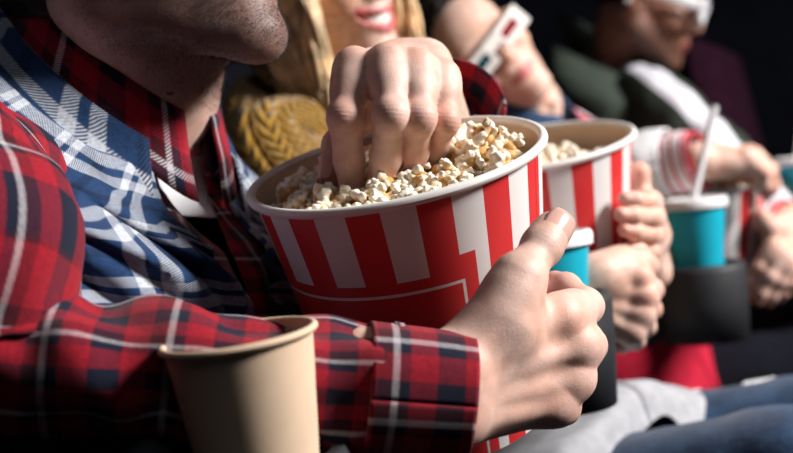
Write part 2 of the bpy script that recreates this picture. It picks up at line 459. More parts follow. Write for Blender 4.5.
    def wrinkles(h, v):
        """fine creases across the back of the finger joints"""
        for f in h.F + [h.T]:
            for j, amp in ((1, .00014), (2, .0001)):
                if j == 2 and f is h.T or True:
                    t = nrm(f[j + 1] - f[j - 1]); p = f[j]; q = v - p; s_ = q @ t
                    rad = q - s_[:, None] * t; rl = np.linalg.norm(rad, axis=1) + 1e-9
                    m = (rl < .016 * h.s) & (np.abs(s_) < .009 * h.s)
                    if not m.any(): continue
                    bend = nrm(f[j] - f[j - 1]) - nrm(f[j + 1] - f[j]); dz = h.z if np.linalg.norm(bend) < .15 else nrm(bend)
                    dors = np.clip((rad[m] @ dz) / rl[m], 0, 1)
                    a = amp * np.sin(s_[m] / (.0030 * h.s) * 2 * math.pi) * np.exp(-(s_[m] / (.0055 * h.s)) ** 2) * dors
                    v[m] += (rad[m] / rl[m][:, None]) * a[:, None]
        return v
    def nails(h, parent, only=None, dors=None):
        for i, f in enumerate(h.F + [h.T]):
            if only is not None and i not in only: continue
            t = nrm(f[3] - f[2]); r = [.0080, .0082, .0077, .0069, .0108][i] * h.s * (h.fat if i < 4 else 1)
            if dors is not None and i in dors: dz = np.asarray(dors[i])
            else:
                bend = nrm(f[2] - f[1]) - t; dz = h.z if np.linalg.norm(bend) < .1 else nrm(bend)
            dz = nrm(dz - t * (dz @ t)); sd = np.cross(t, dz)
            L, Wd = r * 1.35, .95; n, m = 9, 11
            a = np.linspace(-1, 1, n)[:, None]; b = np.linspace(-1, 1, m)[None, :]
            wv = Wd * np.sqrt(np.clip(1 - np.maximum(-a, 0) ** 4 * .6 - np.maximum(a, 0) ** 4 * .45, 0, 1))
            ang = b * wv * 1.0
            cpt = f[3] - t * r * .95
            rr = r * ((1.20 if i == 4 else 1.10) - .10 * np.maximum(a, 0) ** 2) + a * 0
            pts = cpt + (a * L * .72)[..., None] * t + (rr * np.sin(ang))[..., None] * sd + (rr * np.cos(ang))[..., None] * dz
            o = obj('fingernail', pts.reshape(-1, 3), grid_faces(n, m), M_NAIL, parent); solidify(o, .0006)

def head_prims(fld, H, p=None, neck=None, s=1.0, female=False, smile=0.):
    """H: 4x4 head frame (x forward, y left, z up) origin between the ears"""
    q = lambda x, y, z: xf(H, V(x, y, z) * s)
    A = H
    fld.add(ell(q(-.012, 0, .045), V(.098, .076, .088) * s, A, .02), ell(q(.035, 0, -.02), V(.058, .062, .075) * s, A, .02))
    fld.add(ell(q(.06, 0, .045), V(.042, .062, .05) * s, A, .02))
    jw = .050 if female else .055
    for e in (-1, 1):
        fld.add(cone(q(-.002, e * jw, -.05), q(.074, e * .014, -.098), .02 * s, .0175 * s, .02))
        fld.add(cone(q(-.01, e * .06, .0), q(-.002, e * jw, -.05), .02 * s, .02 * s, .02))
        fld.add(ell(q(.062, e * .040, -.024 + .006 * smile), V(.03, .025, .026) * s, A, .016))
        fld.add(ell(q(.083, e * .03, .030), V(.014, .024, .009) * s, A, .012))       # brow
        fld.add(sub(ell(q(.104, e * .032, .012), V(.014, .018, .011) * s, A, .010)))
        fld.add(ell(q(.080, e * .032, .012), V(.0135, .0145, .0135) * s, A, .003))    # eye ball with closed lid
        fld.add(ell(q(-.012, e * .077, -.002), V(.019, .007, .031) * s, A, .005))
        fld.add(sub(ell(q(-.008, e * .085, .0), V(.010, .006, .018) * s, A, .004)))
        fld.add(ell(q(.095, e * .013, -.030), V(.011, .008, .0085) * s, A, .006))     # ala
    fld.add(cone(q(.086, 0, .022), q(.108, 0, -.020), .0085 * s, .0098 * s, .010), ell(q(.109, 0, -.024), V(.0115, .0115, .0105) * s, A, .008))
    fld.add(ell(q(.072, 0, -.060), V(.030, .034, .034) * s, A, .018))
    fld.add(ell(q(.083, 0, -.100), V(.0175, .020, .0165) * s, A, .014))
    # lips
    n = 9
    for k in range(n - 1):
        y0, y1 = (-1 + 2 * k / (n - 1)), (-1 + 2 * (k + 1) / (n - 1)); hw = (.025 + .008 * smile) * s
        for up in (1, -1):
            pts = []
            for y in (y0, y1):
                gap = smile * .0075 * (1 - y * y)
                z = -.0615 + smile * .011 * y * y + up * (.0035 * (1 - y * y) + .0005) + (gap * .35 if up > 0 else -gap)
                pts.append(xf(H, V((.1005 - .024 * y * y - (.0015 if up < 0 else 0)) * s, y * hw, z * s)))
            fld.add(cone(pts[0], pts[1], .0046 * s, .0046 * s, .004))
    if neck is not None:
        nb = np.asarray(neck); r = (.052 if female else .061) * s
        fld.add(cone(q(-.028, 0, -.045), nb, r * .96, r * 1.05, .03))
        for e in (-1, 1): fld.add(cone(q(-.03, e * .06, -.035), nb + H[:3, 0] * .05 + H[:3, 1] * e * .014 - H[:3, 2] * .01, .014 * s, .011 * s, .014))
        fld.add(ell(nb * .55 + q(.0, 0, -.07) * .45 + H[:3, 0] * .052 * s, V(.012, .014, .02) * s, A, .02))   # larynx
def face_colors(v, H, base, s=1.0, lips=V(.50, .13, .12), stubble=0, smile=0):
    l = (v - H[:3, 3]) @ H[:3, :3] / s
    c = np.tile(base, (len(v), 1))
    def blend(wt, col):
        nonlocal c
        wt = np.clip(wt, 0, 1)[:, None]; c = c * (1 - wt) + wt * col
    y = l[:, 1] / (.026 + .008 * smile); zc = -.0615 + smile * .011 * y * y - smile * .0025 * (1 - np.clip(y * y, 0, 1))
    d = np.abs(l[:, 2] - zc) / (.0098 + .005 * smile) ; hgt = np.sqrt(np.clip(1 - y * y, 0, 1))
    blend(((l[:, 0] > .07) & (np.abs(y) < 1.08)) * np.clip((hgt * 1.0 + .1 - d) * 6, 0, 1) * .85, lips)
    blend(.30 * np.exp(-(((l[:, 1].__abs__() - .04) / .018) ** 2 + ((l[:, 2] + .028) / .018) ** 2)) * (l[:, 0] > .03), base * V(1.05, .72, .68))
    blend(.30 * np.exp(-((l[:, 1] / .02) ** 2 + ((l[:, 2] + .024) / .015) ** 2)) * (l[:, 0] > .08), base * V(1.05, .7, .66))
    wt = np.zeros(len(v))
    if stubble:
        jaw = 1 / (1 + np.exp((l[:, 2] + .045 + np.clip(l[:, 0] - .03, -.1, .1) * .35) / .006))
        neckfade = 1 / (1 + np.exp(-(l[:, 2] + .118 + .12 * np.clip(.07 - l[:, 0], 0, .1)) / .005))
        back = 1 / (1 + np.exp(-(l[:, 0] + .005) / .007))
        mou = 1 - .9 * np.exp(-((l[:, 1] / .026) ** 2 + ((l[:, 2] + .0615) / .009) ** 2))
        wt = jaw * neckfade * back * mou
        blend(wt * stubble, base * V(.16, .14, .15))
    return c, wt
def body_mesh(parts, parent, name='body', mat=None):
    """parts: list of (verts, faces, cols) -> one mesh object"""
    n, vs_, fs, cs = 0, [], [], []
    for v, f, c in parts: vs_.append(v); fs.append(np.asarray(f) + n); cs.append(c); n += len(v)
    return obj(name, np.vstack(vs_), np.vstack(fs).tolist(), mat or M_SKIN, parent, cols=np.vstack(cs))

def noise_disp(freq, amp, seed=0, aniso=(1, 1)):
    def fn(S_, T_, s01):
        out = np.zeros(S_.shape); it = np.nditer(S_, flags=['multi_index'])
        for _ in it:
            i = it.multi_index
            out[i] = mnoise.noise(Vector((math.cos(T_[i]) * aniso[0] + seed * 7.1, math.sin(T_[i]) * aniso[0], S_[i] * freq * aniso[1] + seed)))
        return out * amp
    return fn
def torso_rings(rings, B, th0=0., th1=2 * math.pi, n=48, seg=64, puff=0., disp=None, power=2.3, slope=.7):
    """rings [(h, halfwidth, halfdepth, fwd offset)] in body frame B (x forward, y left, z up, origin at neck base). th 0 = forward, +90 = left"""
    r = spline(rings, n); 
    t0 = np.full(n, th0) if np.isscalar(th0) else np.interp(r[:, 0], *th0); t1 = np.full(n, th1) if np.isscalar(th1) else np.interp(r[:, 0], *th1)
    u = np.linspace(0, 1, seg + 1); TH = t0[:, None] + (t1 - t0)[:, None] * u
    c, s_ = np.cos(TH), np.sin(TH); e = 2 / power
    f = r[:, 3:4] + (r[:, 2:3] + puff) * np.sign(c) * np.abs(c) ** e; sd = (r[:, 1:2] + puff) * np.sign(s_) * np.abs(s_) ** e
    pts = np.stack([f, sd, np.repeat(r[:, 0:1], seg + 1, 1)], -1)
    if disp is not None:
        d = disp(pts, TH); nn = np.stack([c, s_, 0 * c], -1); pts = pts + nn * d[..., None]
    wz = np.clip((pts[..., 2] + .2) / .17, 0, 1); pts[..., 2] -= slope * wz * wz * (pts[..., 0] + .025)
    v = xf(B, pts.reshape(-1, 3))
    dv = np.r_[0, np.cumsum(np.sqrt(np.diff(r[:, 0]) ** 2 + np.diff(r[:, 1]) ** 2 * .7))]
    mid = np.interp(.5, [0, 1], [0, 1]) * .17
    uv = np.stack([TH * .17, np.repeat(dv[:, None], seg + 1, 1)], -1).reshape(-1, 2)
    return v, grid_faces(n, seg + 1), uv
TORSO = [(-.56, .165, .135, .02), (-.42, .165, .125, .01), (-.28, .185, .125, 0), (-.17, .20, .118, -.005), (-.10, .205, .100, -.012), (-.065, .185, .085, -.02), (-.04, .15, .074, -.025), (-.015, .105, .068, -.027), (.01, .078, .066, -.025)]
def cloth_noise(pts, k, amp, seed):
    flat = pts.reshape(-1, 3); return np.array([mnoise.noise(Vector(p * k) + Vector((seed, 0, 0))) for p in flat]).reshape(pts.shape[:2]) * amp
def buttons(parent, spots, mat, r=.0055):
    for p, nn in spots:
        M = frame(p, np.cross(nn, V(.3, .2, .9)), nn)
        v, f, uv = lathe([(0.0001, .0022), (r * .55, .0022), (r * .7, .003), (r, .0026), (r, .0), (.0001, 0)], 20, M); obj('button', v, f, mat, parent)

def eyes(H, parent, brow, s=1.0, iris=(.03, .018, .01)):
    q = lambda p: xf(H, np.asarray(p) * s)
    for e in (-1, 1):
        n, m = 13, 20; v, c = [], []
        for i in range(n):
            a = math.pi * .55 * i / (n - 1)
            for j in range(m):
                b_ = 2 * math.pi * j / m; v.append(q((.0835 + .0128 * math.cos(a), e * .032 + .0128 * math.sin(a) * math.cos(b_), .0115 + .0128 * .62 * math.sin(a) * math.sin(b_))))
                c.append((.005, .005, .005) if a < .2 else iris if a < .46 else (.70, .66, .63))
        obj('eye', v, grid_faces(n, m, True), M_EYE, parent, cols=np.array(c))
        v, f, uv = tube([q(p) for p in ((.097, e * .012, .0285), (.0965, e * .026, .033), (.088, e * .042, .032), (.076, e * .053, .026))], [.0022, .0032, .0028, .001], 20, 8, flat=.6); obj('eyebrow', v, f, brow, parent)
me_, nte, be = material('eye_surface', .15, None, .5); _e = nte.nodes.new('ShaderNodeVertexColor'); _e.layer_name = 'col'; setcol(nte, be, X(nte, _e.outputs[0])); M_EYE = me_
# ------------------------------------------------------------------ striped buckets
def bucket_material(name, nstripe, phase, panel=None, seam=None):
    """printed card: stripes follow the turn, a red panel with a stepped corner and a white line inside"""
    m, nt, b = material(name, .42, None, .35)
    u, v = uvs(nt)
    red, wht = (.60, .030, .032), (.72, .69, .67)
    st = ((u * nstripe + phase).fract()).lt(.5)
    col = mix(nt, wht, red, st)
    if panel:
        c, hw, v0 = panel                                    # centre turn, half width (turns), top edge
        a = ((u - c + .5).op('FRACT') - .5).abs()
        inner = a.lt(hw - .015) * v.gt(v0); corner = a.lt(hw) * v.gt(v0 - .010) * a.gt(hw - .021)
        corner2 = a.lt(hw) * v.gt(v0)
        col = mix(nt, col, red, inner.max(corner).max(corner2))
        l1 = (v - (v0 + .009)).abs().lt(.0011) * a.lt(hw - .017)
        l2 = (a - (hw - .018)).abs().lt(.0018) * v.gt(v0 + .008)
        col = mix(nt, col, wht, l1.max(l2))
    if seam is not None: col = mix(nt, col, (.30, .012, .015), (u - seam).abs().lt(.0012))
    n = tex(nt, 'ShaderNodeTexNoise', 18); col = mix(nt, col, (.35, .2, .17), n.ramp(.4, .9, 0, .12))
    setcol(nt, b, col); bump(nt, b, tex(nt, 'ShaderNodeTexNoise', 300), .06, .0003)
    return m
def bucket(label, M, R, rb, H, mat):
    """M: rim frame, origin rim centre, z = axis up"""
    e = empty('popcorn_bucket', label, 'bucket', 'striped popcorn buckets', tuple(xf(M, (0, 0, -H))))
    off = np.array(e.location)
    def put(name, prof, mt, seg=96, vv=None):
        v, f, uv = lathe(prof, seg, M, vvals=vv); return obj(name, v - off, f, mt, e, uvs=uv)
    n = 24; zz = np.linspace(0, H, n)
    put('printed_wall', [(R - (R - rb) * z / H, -z) for z in zz], mat, 112, zz)
    put('kraft_liner', [(.0001, -H + .004), (rb - .002, -H + .004)] + [(R - .0012 - (R - rb) * z / H, -z) for z in zz[::-1]], M_KRAFT)
    rr = .0034
    put('rolled_rim', [(R + .0014 + rr * math.cos(t), rr * math.sin(t)) for t in np.linspace(0, -2 * math.pi, 15)], M_PAPER)
    put('base', [(rb, -H), (.0001, -H)], M_PAPER)
    return e

bcam = V(-.00035, .0460, .7952); bth, bph = -.2072, .3043
bn = V(math.sin(bth), math.cos(bth) * math.cos(bph), -math.cos(bth) * math.sin(bph))
def c2w(v): return CR * v[0] + CU * v[1] + CF * v[2]
B1c = CAM + c2w(bcam); B1n = nrm(c2w(bn))
B1 = frame(B1c, CR, B1n)          # x ~ image right, y ~ away from camera (z x x)
# turn u: th=0 image right, 90 = away, 270 = towards camera. angle a to the right of front: th = 270 + a
NST = 14
ph1 = (-(270 + 6.5) / 360 * NST) % 1            # red begins 6.5 deg right of front
M_B1 = bucket_material('striped_bucket_print', NST, ph1, ((270 - 26) / 360, 52 / 360, .056), (270 + 66) / 360)
bucket1 = bucket('large red and white striped popcorn bucket held by the hand in plaid sleeve', B1, .1055, .0755, .205, M_B1)

# ------------------------------------------------------------------ popcorn
def popcorn_mesh(seed):
    r = np.random.default_rng(100 + seed); fl = Field(); n = r.integers(5, 8)
    fl.add(ell(V(0, 0, 0), V(.0044, .0040, .0038), None, .001))
    el = nrm(r.normal(size=3)); n = r.integers(9, 14)
    for i in range(n):
        d = nrm(r.normal(size=3)); d = d * (1 + .35 * abs(d @ el)); c = d * r.uniform(.0036, .0060); rr = r.uniform(.0017, .0034)
        fl.add(ell(c, V(1, r.uniform(.75, 1), r.uniform(.75, 1)) * rr, None, .0006))
        for j in range(r.integers(1, 4)):
            d2 = nrm(d + r.normal(size=3) * .8); fl.add(ell(c + d2 * rr * .8, r.uniform(.0009, .0017), None, .0004))
    v, f = fl.mesh(.00075)
    v = v + np.array([list(mnoise.noise_vector(Vector(p * 700))) for p in v]) * .00035
    l = np.linalg.norm(v, axis=1); t = np.clip((l - .0042) / .0026, 0, 1)[:, None]
    c = V(.58, .33, .11) * (1 - t) + t * V(.90, .84, .71)
    nn = np.array([mnoise.noise(Vector(p * 260) + Vector((seed * 3., 0, 0))) for p in v])[:, None]; k = np.clip(nn * 2.4 - .55, 0, 1) * .8
    c = c * (1 - k) + k * V(.66, .40, .13)
    return v, f, c
mp, ntp, bp = material('popcorn_flake', .6, None, .3, 0, .15); bp.inputs['Subsurface Scale'].default_value = .002
_a = ntp.nodes.new('ShaderNodeVertexColor'); _a.layer_name = 'col'
_n = tex(ntp, 'ShaderNodeTexNoise', 500)
setcol(ntp, bp, mix(ntp, X(ntp, _a.outputs[0]), (.80, .62, .34), _n.ramp(.5, .8, 0, .35))); bump(ntp, bp, _n, .5, .0006)
M_POP = mp
M_POPBED = simple('popcorn_bed', (.55, .40, .20), .8, .35, 120, .2, bmp=.8, bscale=140, bdist=.004)
POPS = []
for sd in range(12):
    v, f, c = popcorn_mesh(sd); me = bpy.data.meshes.new('popcorn'); me.from_pydata(v.tolist(), [], f.tolist())
    a = me.color_attributes.new('col', 'FLOAT_COLOR', 'POINT'); c4 = np.ones((len(v), 4)); c4[:, :3] = c; a.data.foreach_set('color', c4.ravel())
    me.polygons.foreach_set('use_smooth', [True] * len(me.polygons)); me.materials.append(M_POP); POPS.append(me)
def heap(M, R, hfun, step_, label, group, avoid=None, scale=1.0, keep=None, jitter=.35, bed=True, bedR=None):
    r = np.random.default_rng(5); k = 0
    for layer in (0, 1):
        y = -R; row = 0
        while y < R:
            x = -R + (row % 2) * step_ / 2 + layer * step_ * .5
            while x < R:
                p = V(x, y) + r.normal(size=2) * step_ * jitter * .5; rad = np.linalg.norm(p)
                if rad < R - .003:
                    z = hfun(p[0], p[1]) - layer * .008 + r.uniform(-.003, .004)
                    wp = xf(M, V(p[0], p[1], z))
                    if (keep is None or keep(p[0], p[1])) and (layer == 0 or r.random() < .45) and not (avoid is not None and avoid(wp)):
                        o = link(bpy.data.objects.new('popcorn', POPS[r.integers(len(POPS))])); o.location = wp
                        o.rotation_euler = r.uniform(0, 6.28, 3); o.scale = (scale * r.uniform(.8, 1.22),) * 3
                        tag(o, label, 'popcorn', group); k += 1
                x += step_
            y += step_ * .87; row += 1
    if bed:
        n, m = 12, 40; v, f, uv = [], [], []
        bR = bedR or R
        for i in range(n):
            for j in range(m):
                a = 2 * math.pi * j / m; q = bR * i / (n - 1); x, y = q * math.cos(a), q * math.sin(a); v.append((x, y, hfun(x, y) - .012))
        f = grid_faces(n, m, True); o = obj('popcorn_fill', xf(M, np.array(v)), f, M_POPBED); o['kind'] = 'stuff'; tag(o, label.split(' piece')[0] + ' packed below the top pieces', 'popcorn')
        o['label'] = 'packed popcorn underneath the loose pieces in ' + label.split(' in ')[1]
    return k

# ------------------------------------------------------------------ person in the plaid layers
p1 = empty('person', 'person in blue plaid vest over red plaid shirt holding the large bucket', 'person')
RECL = math.radians(-6)
U1 = UP * math.cos(RECL) - FWD * math.sin(RECL)
NB1 = P(140, 86, .880)
U1 = nrm(U1 + ROW * .13)                                  # the near shoulder is raised
BD1 = frame(NB1, FWD * math.cos(RECL) + UP * math.sin(RECL), U1)
hp = math.radians(13); hx = FWD * math.cos(hp) + UP * math.sin(hp); hz = UP * math.cos(hp) - FWD * math.sin(hp)
H1 = frame(P(272, 36, .805) - hx * .092 + hz * .104, hx, hz)
fl = Field(); head_prims(fl, H1, neck=NB1 + U1 * .0)
fl.add(cone(xf(BD1, (-.03, 0, -.03)), xf(BD1, (-.02, .14, -.085)), .045, .035, .03), cone(xf(BD1, (-.03, 0, -.03)), xf(BD1, (-.02, -.14, -.085)), .045, .035, .03), cone(xf(BD1, (-.02, 0, -.02)), xf(BD1, (-.03, 0, -.16)), .050, .045, .03))
hv, hf = fl.mesh(.0028); hv = relax(hv, hf, 2, .5)
hc, stub = face_colors(hv, H1, SKIN_A, stubble=.9, lips=V(.44, .21, .18))
# right hand, gripping the bucket from the near side
ER, WR = P(0, 347, .62), P(457, 391, .648)
mI, mM, mR_, mL_ = P(562, 318, .690), P(577, 347, .692), P(570, 379, .692), P(552, 403, .688)
HR = Hand(WR, ER, [chain(mI, (585, 306, .044, 1), (566, 288, .027, 1), (552, 281, .022, 1)),
                   chain(mM, (588, 345, .046, 1), (566, 318, .031, 1), (550, 308, .024, 1)),
                   chain(mR_, (577, 378, .043, 1), (556, 360, .029, 1), (540, 350, .024, 1)),
                   chain(mL_, (563, 408, .035, 1), (545, 400, .022, 1), (530, 392, .020, 1))],
          [P(500, 322, .662), P(519, 279, .670), P(542, 246, .690), P(558, 221, .704)], 1.0, .055, (.029, .024), 1.06, 1.6, .15, .016)
# left hand, fingers in the popcorn
WL, EL = P(411, 66, .850), P(452, 238, 1.06)
HL = Hand(WL, EL, [chain(P(354, 68, .772), (345, 118, .043, -1), (349, 160, .031, 1), (353, 198, .027, 1)),
                   chain(P(388, 64, .764), (391, 116, .046, -1), (386, 157, .032, 1), (378, 192, .027, 1)),
                   chain(P(416, 69, .768), (419, 118, .043, -1), (414, 152, .030, 1), (404, 182, .026, 1)),
                   chain(P(441, 79, .778), (444, 121, .036, -1), (436, 145, .024, 1), (424, 166, .022, 1))],
          [P(392, 84, .825), P(357, 112, .815), P(340, 146, .802), P(334, 184, .794)], 1.0, .12, (.026, .034), 1.10, 1.0)
parts = [(hv, hf, hc)]
for hd in (HR, HL):
    fl = Field(); hd.field(fl); v, f = fl.mesh(.0011); v = relax(v, f, 3, .5); v = hd.wrinkles(v)
    parts.append((v, f, hd.tint(v, np.tile(SKIN_A, (len(v), 1)))))
fl = Field()
fl.add(ell(xf(BD1, (-.02, 0, -.24)), (.08, .15, .16), BD1, .05), ell(xf(BD1, (0, 0, -.42)), (.10, .14, .18), BD1, .05))
for s_, E_, W_ in ((-1, ER, WR), (1, EL, WL)):
    sh = xf(BD1, (-.02, s_ * .150, -.125)); fl.add(cone(sh, E_, .030, .022, .03), cone(E_, E_ + (W_ - E_) * .85, .018, .018, .02))
v, f = fl.mesh(.009); parts.append((v, f, np.tile(SKIN_A, (len(v), 1))))
body_mesh(parts, p1)
HR.nails(p1, only=(4,), dors={4: -CF + CR * .25 + CU * .1}); HL.nails(p1)
# stubble
M_HAIR = simple('dark_brown_hair', (.018, .012, .010), .55, .3, 200, .3)
idx = np.where(stub > .25)[0]; pick = rng.choice(idx, size=12000, p=stub[idx] / stub[idx].sum())
mb_v, mb_f = [], []
ctr = H1[:3, 3]
for k, i in enumerate(pick):
    p = hv[i] + rng.normal(size=3) * .0012; nn = nrm(p - (ctr + H1[:3, 0] * .02 - H1[:3, 2] * .05)); d = nrm(nn + rng.normal(size=3) * .35 - H1[:3, 2] * .35); t = np.cross(d, rng.normal(size=3)); t = nrm(t) * .00015; b2 = np.cross(d, t)
    n0 = len(mb_v); mb_v += [p + t, p - t * .5 + b2 * .87, p - t * .5 - b2 * .87, p + d * rng.uniform(.0015, .0032)]; mb_f += [[n0, n0 + 1, n0 + 3], [n0 + 1, n0 + 2, n0 + 3], [n0 + 2, n0, n0 + 3]]
o = obj('stubble_beard', mb_v, mb_f, M_HAIR, p1); o['kind'] = 'stuff'; o['label'] = 'short dark stubble'
def hair_cap(H, parent, mat, s=1.0, nape=0.):
    fl = Field(); q = lambda x, y, z: xf(H, V(x, y, z) * s)
    fl.add(ell(q(-.018, 0, .052), V(.104, .083, .094) * s, H, .01), ell(q(-.055, 0, nape), V(.065, .074, .07) * s, H, .03))
    fl.add(sub(ell(q(.09, 0, -.01), V(.075, .095, .075) * s, H, .02)), sub(ell(q(0.0, .09, -.035), V(.045, .03, .055) * s, H, .01)), sub(ell(q(0.0, -.09, -.035), V(.045, .03, .055) * s, H, .01)))
    v, f = fl.mesh(.005); v = v + np.array([list(mnoise.noise_vector(Vector(p * 90))) for p in v]) * .004
    return obj('hair', v, f.tolist(), mat, parent)
hair_cap(H1, p1, M_HAIR); eyes(H1, p1, M_HAIR)

# red plaid shirt: torso, sleeves, cuffs, collar
def crease(seed, amp, dense=60, el=None, elamp=.006):
    nz = noise_disp(16, amp, seed, (1.0, 1.2)); nz2 = noise_disp(45, amp * .45, seed + 3, (1.6, 1))
    def fn(S_, T_, s01):
        d = nz(S_, T_, s01) + nz2(S_, T_, s01)
        if el is not None:
            wgt = np.exp(-((s01 - el) / .12) ** 2); d = d + wgt * elamp * np.sin(S_ * dense * 2 + 1.6 * np.sin(T_ + seed)) * (.5 + .5 * np.cos(T_ - .8))
        return d
    return fn
SR = xf(BD1, (.02, -.195, -.088)); SL = xf(BD1, (-.015, .185, -.115))
cufR0 = ER + (WR - ER) * .80 - CU * .004
v, f, uv = tube([xf(BD1, (-.01, -.12, -.12)), SR, SR * .5 + ER * .5 + CR * .012 - CF * .03, ER + V(-.010, 0, .0), ER * .68 + WR * .32 - CU * .005, cufR0, cufR0 + nrm(WR - ER) * .012], [.050, .055, .060, .043, .0365, .0365, .036], 150, 96, disp=crease(1, .0105, 46, .52, .012), uvr=.056, ref=-CF)
solidify(obj('sleeve', v, f, M_RED, p1, uvs=uv + V(.0, .0)), .0016)
ca = nrm(WR - ER)
def cuff(a, b, r0, r1, name, mat, seed, uvo=(0, 0), ref=None, n=26):
    v, f, uv = tube([a, a * .5 + b * .5, b], [r0, (r0 + r1) / 2 + .0008, r1], n, 72, disp=noise_disp(14, .0028, seed), uvr=r0, ref=ref)
    o = obj(name, v, f, mat, p1, uvs=uv + np.array(uvo)); solidify(o, .0035); return o
cuff(cufR0 - ca * .002, WR + ca * .006 - CU * .003, .0380, .0360, 'cuff', M_RED, 4, (.013, .0115), ref=-CF)
# far sleeve
fa = nrm(EL - WL)
v, f, uv = tube([xf(BD1, (-.01, .12, -.11)), SL, SL * .5 + EL * .5 - UP * .01, EL, EL * .6 + WL * .4, WL + fa * .085], [.050, .056, .060, .056, .052, .046], 90, 64, disp=crease(2, .006, 55, .55), uvr=.056)
solidify(obj('sleeve', v, f, M_RED, p1, uvs=uv), .0016)
v, f, uv = tube([WL + fa * .105 + CR * .004, WL + fa * .075 + CR * .012, WL + fa * .045 + CR * .020], [.042, .047, .049], 26, 72, disp=noise_disp(14, .004, 9), uvr=.045, ref=CR)
solidify(obj('cuff', v, f, M_RED, p1, uvs=uv + V(.02, .02)), .003)
gapT = ([-.6, -.16, -.10, -.04, .02], [math.radians(x) for x in (.5, .5, 1, 8, 24)])
def tdisp1(pts, TH): return cloth_noise(pts, 14, .006, 2) + cloth_noise(pts, 34, .003, 5)
TS = [(h, b + .004, a + .004, o) for h, b, a, o in [(-.39, .168, .122, .008)] + TORSO[2:-1]]
v, f, uv = torso_rings(TS, BD1, ([-.6, .02], [0.02, .02]), ([-.6, .02], [2 * math.pi - .02] * 2), 60, 96, disp=tdisp1)
g = gapT
v, f, uv = torso_rings(TS, BD1, g, (g[0], [2 * math.pi - x for x in g[1]]), 60, 96, disp=tdisp1)
solidify(obj('shirt', v, f, M_RED, p1, uvs=uv), .0016)
# white tee inside
v, f, uv = torso_rings([(h, b * .96, a * .96, o) for h, b, a, o in TORSO[5:]], BD1, -.75, .75, 30, 40)
solidify(obj('undershirt', v, f, M_WHITECOT, p1, uvs=uv), .0015)
def collar(name, B, a0, a1, r0, stand, flap, spread, mat, parent, point=.02, tilt=.25, uvo=(0, 0), seed=1, fo=-.022, sx=1.0, base=0.0, n=80):
    """turned-down collar: runs round the neck from angle a0 to a1 (0 = forward), stand up then flap down"""
    t = np.linspace(0, 1, n); th = a0 + (a1 - a0) * t
    endw = np.maximum(np.exp(-(t / .10) ** 2), np.exp(-((1 - t) / .10) ** 2)); back = .5 - .5 * np.cos(th)
    prof = []
    for k in range(5): prof.append((0.0 + .001 * k, stand * k / 4, 0))
    for k in range(1, 4): q = math.pi * k / 4; prof.append((.004 + .005 * (1 - math.cos(q)), stand + .005 * math.sin(q), 0))
    m = 10
    for k in range(m): q = k / (m - 1); prof.append((.014 + spread * q ** 1.2, stand - (flap) * q, q))
    V_, U_ = [], []; L = 0
    arc = np.r_[0, np.cumsum(np.abs(np.diff(th)))] * r0
    for j, (dr, h, q) in enumerate(prof):
        if j: L += math.hypot(dr - prof[j - 1][0], h - prof[j - 1][1])
        rr = r0 + dr
        hh = base + h * (1 + .25 * back) - q * point * endw
        wob = np.array([mnoise.noise(Vector((math.cos(x) * 3 + seed, math.sin(x) * 3, h * 60))) for x in th]) * .004 * (.3 + q)
        pts = np.stack([fo + (rr + wob + q * endw * .008) * np.cos(th), sx * (rr + wob) * np.sin(th), hh + wob * .5], -1)
        pts[:, 2] -= .75 * (pts[:, 0] - fo)
        V_.append(xf(B, pts)); U_.append(np.stack([arc, np.full(n, L)], -1))
    v = np.vstack(V_); uv = np.vstack(U_) + np.array(uvo)
    o = obj(name, v, grid_faces(len(prof), n), mat, parent, uvs=uv); solidify(o, .0022); return o
D2 = math.radians
collar('shirt_collar', BD1, D2(12), D2(348), .069, .036, .034, .010, M_RED, p1, .016, uvo=(.02, .01), base=-.004)
# blue plaid vest, open at the front
def vdisp(pts, TH):
    d = cloth_noise(pts, 9, .010, 8) + cloth_noise(pts, 26, .0045, 3)
    s_, h = pts[..., 1], pts[..., 2]; near = (s_ < .02)
    wv = cloth_noise(pts, 7, 1.6, 40); front = np.clip((pts[..., 0] + .06) / .08, 0, 1)
    d = d + (.0085 * np.sin((.86 * s_ + .51 * h) / .040 * 2 * math.pi + wv * 2.2)) * front * np.clip((-.02 - h) / .05, 0, 1)
    for (s0, h0, ang, wd, am) in ((-.13, -.10, -55, .012, .018), (-.09, -.14, -62, .010, .016), (-.15, -.17, -40, .012, .015), (-.06, -.10, -70, .009, .012), (-.10, -.22, -15, .016, .016)):
        ca_, sa_ = math.cos(D2(ang)), math.sin(D2(ang)); x = (s_ - s0) * ca_ + (h - h0) * sa_; y = -(s_ - s0) * sa_ + (h - h0) * ca_
        d = d + am * np.exp(-(y / wd) ** 2) * np.exp(-(x / .12) ** 2) * near
    return d
VR = [(h, b + .016, a + .018, o) for h, b, a, o in [(-.31, .182, .124, .002)] + TORSO[2:-1]]
gv = ([-.45, -.3, -.16, -.08, -.03, .02], [D2(x) for x in (-5, -4, -4, -8, -16, -34)])
v, f, uv = torso_rings(VR, BD1, (gv[0], [x for x in gv[1]]), (gv[0], [-2 * math.pi - x for x in gv[1]]), 90, 150, disp=vdisp)
solidify(obj('vest', v, f, M_BLUE, p1, uvs=uv), .004)
collar('vest_collar', BD1, D2(34), D2(326), .082, .018, .026, .018, M_BLUE, p1, .03, uvo=(.01, .03), seed=4, base=-.016, sx=1.03)
M_BTN = simple('dark_button', (.02, .012, .015), .3, .1)
buttons(p1, [(xf(BD1, (.052, -.030, -.008)), nrm(BD1[:3, 0] - BD1[:3, 1] * .7))], M_BTN, .0052)
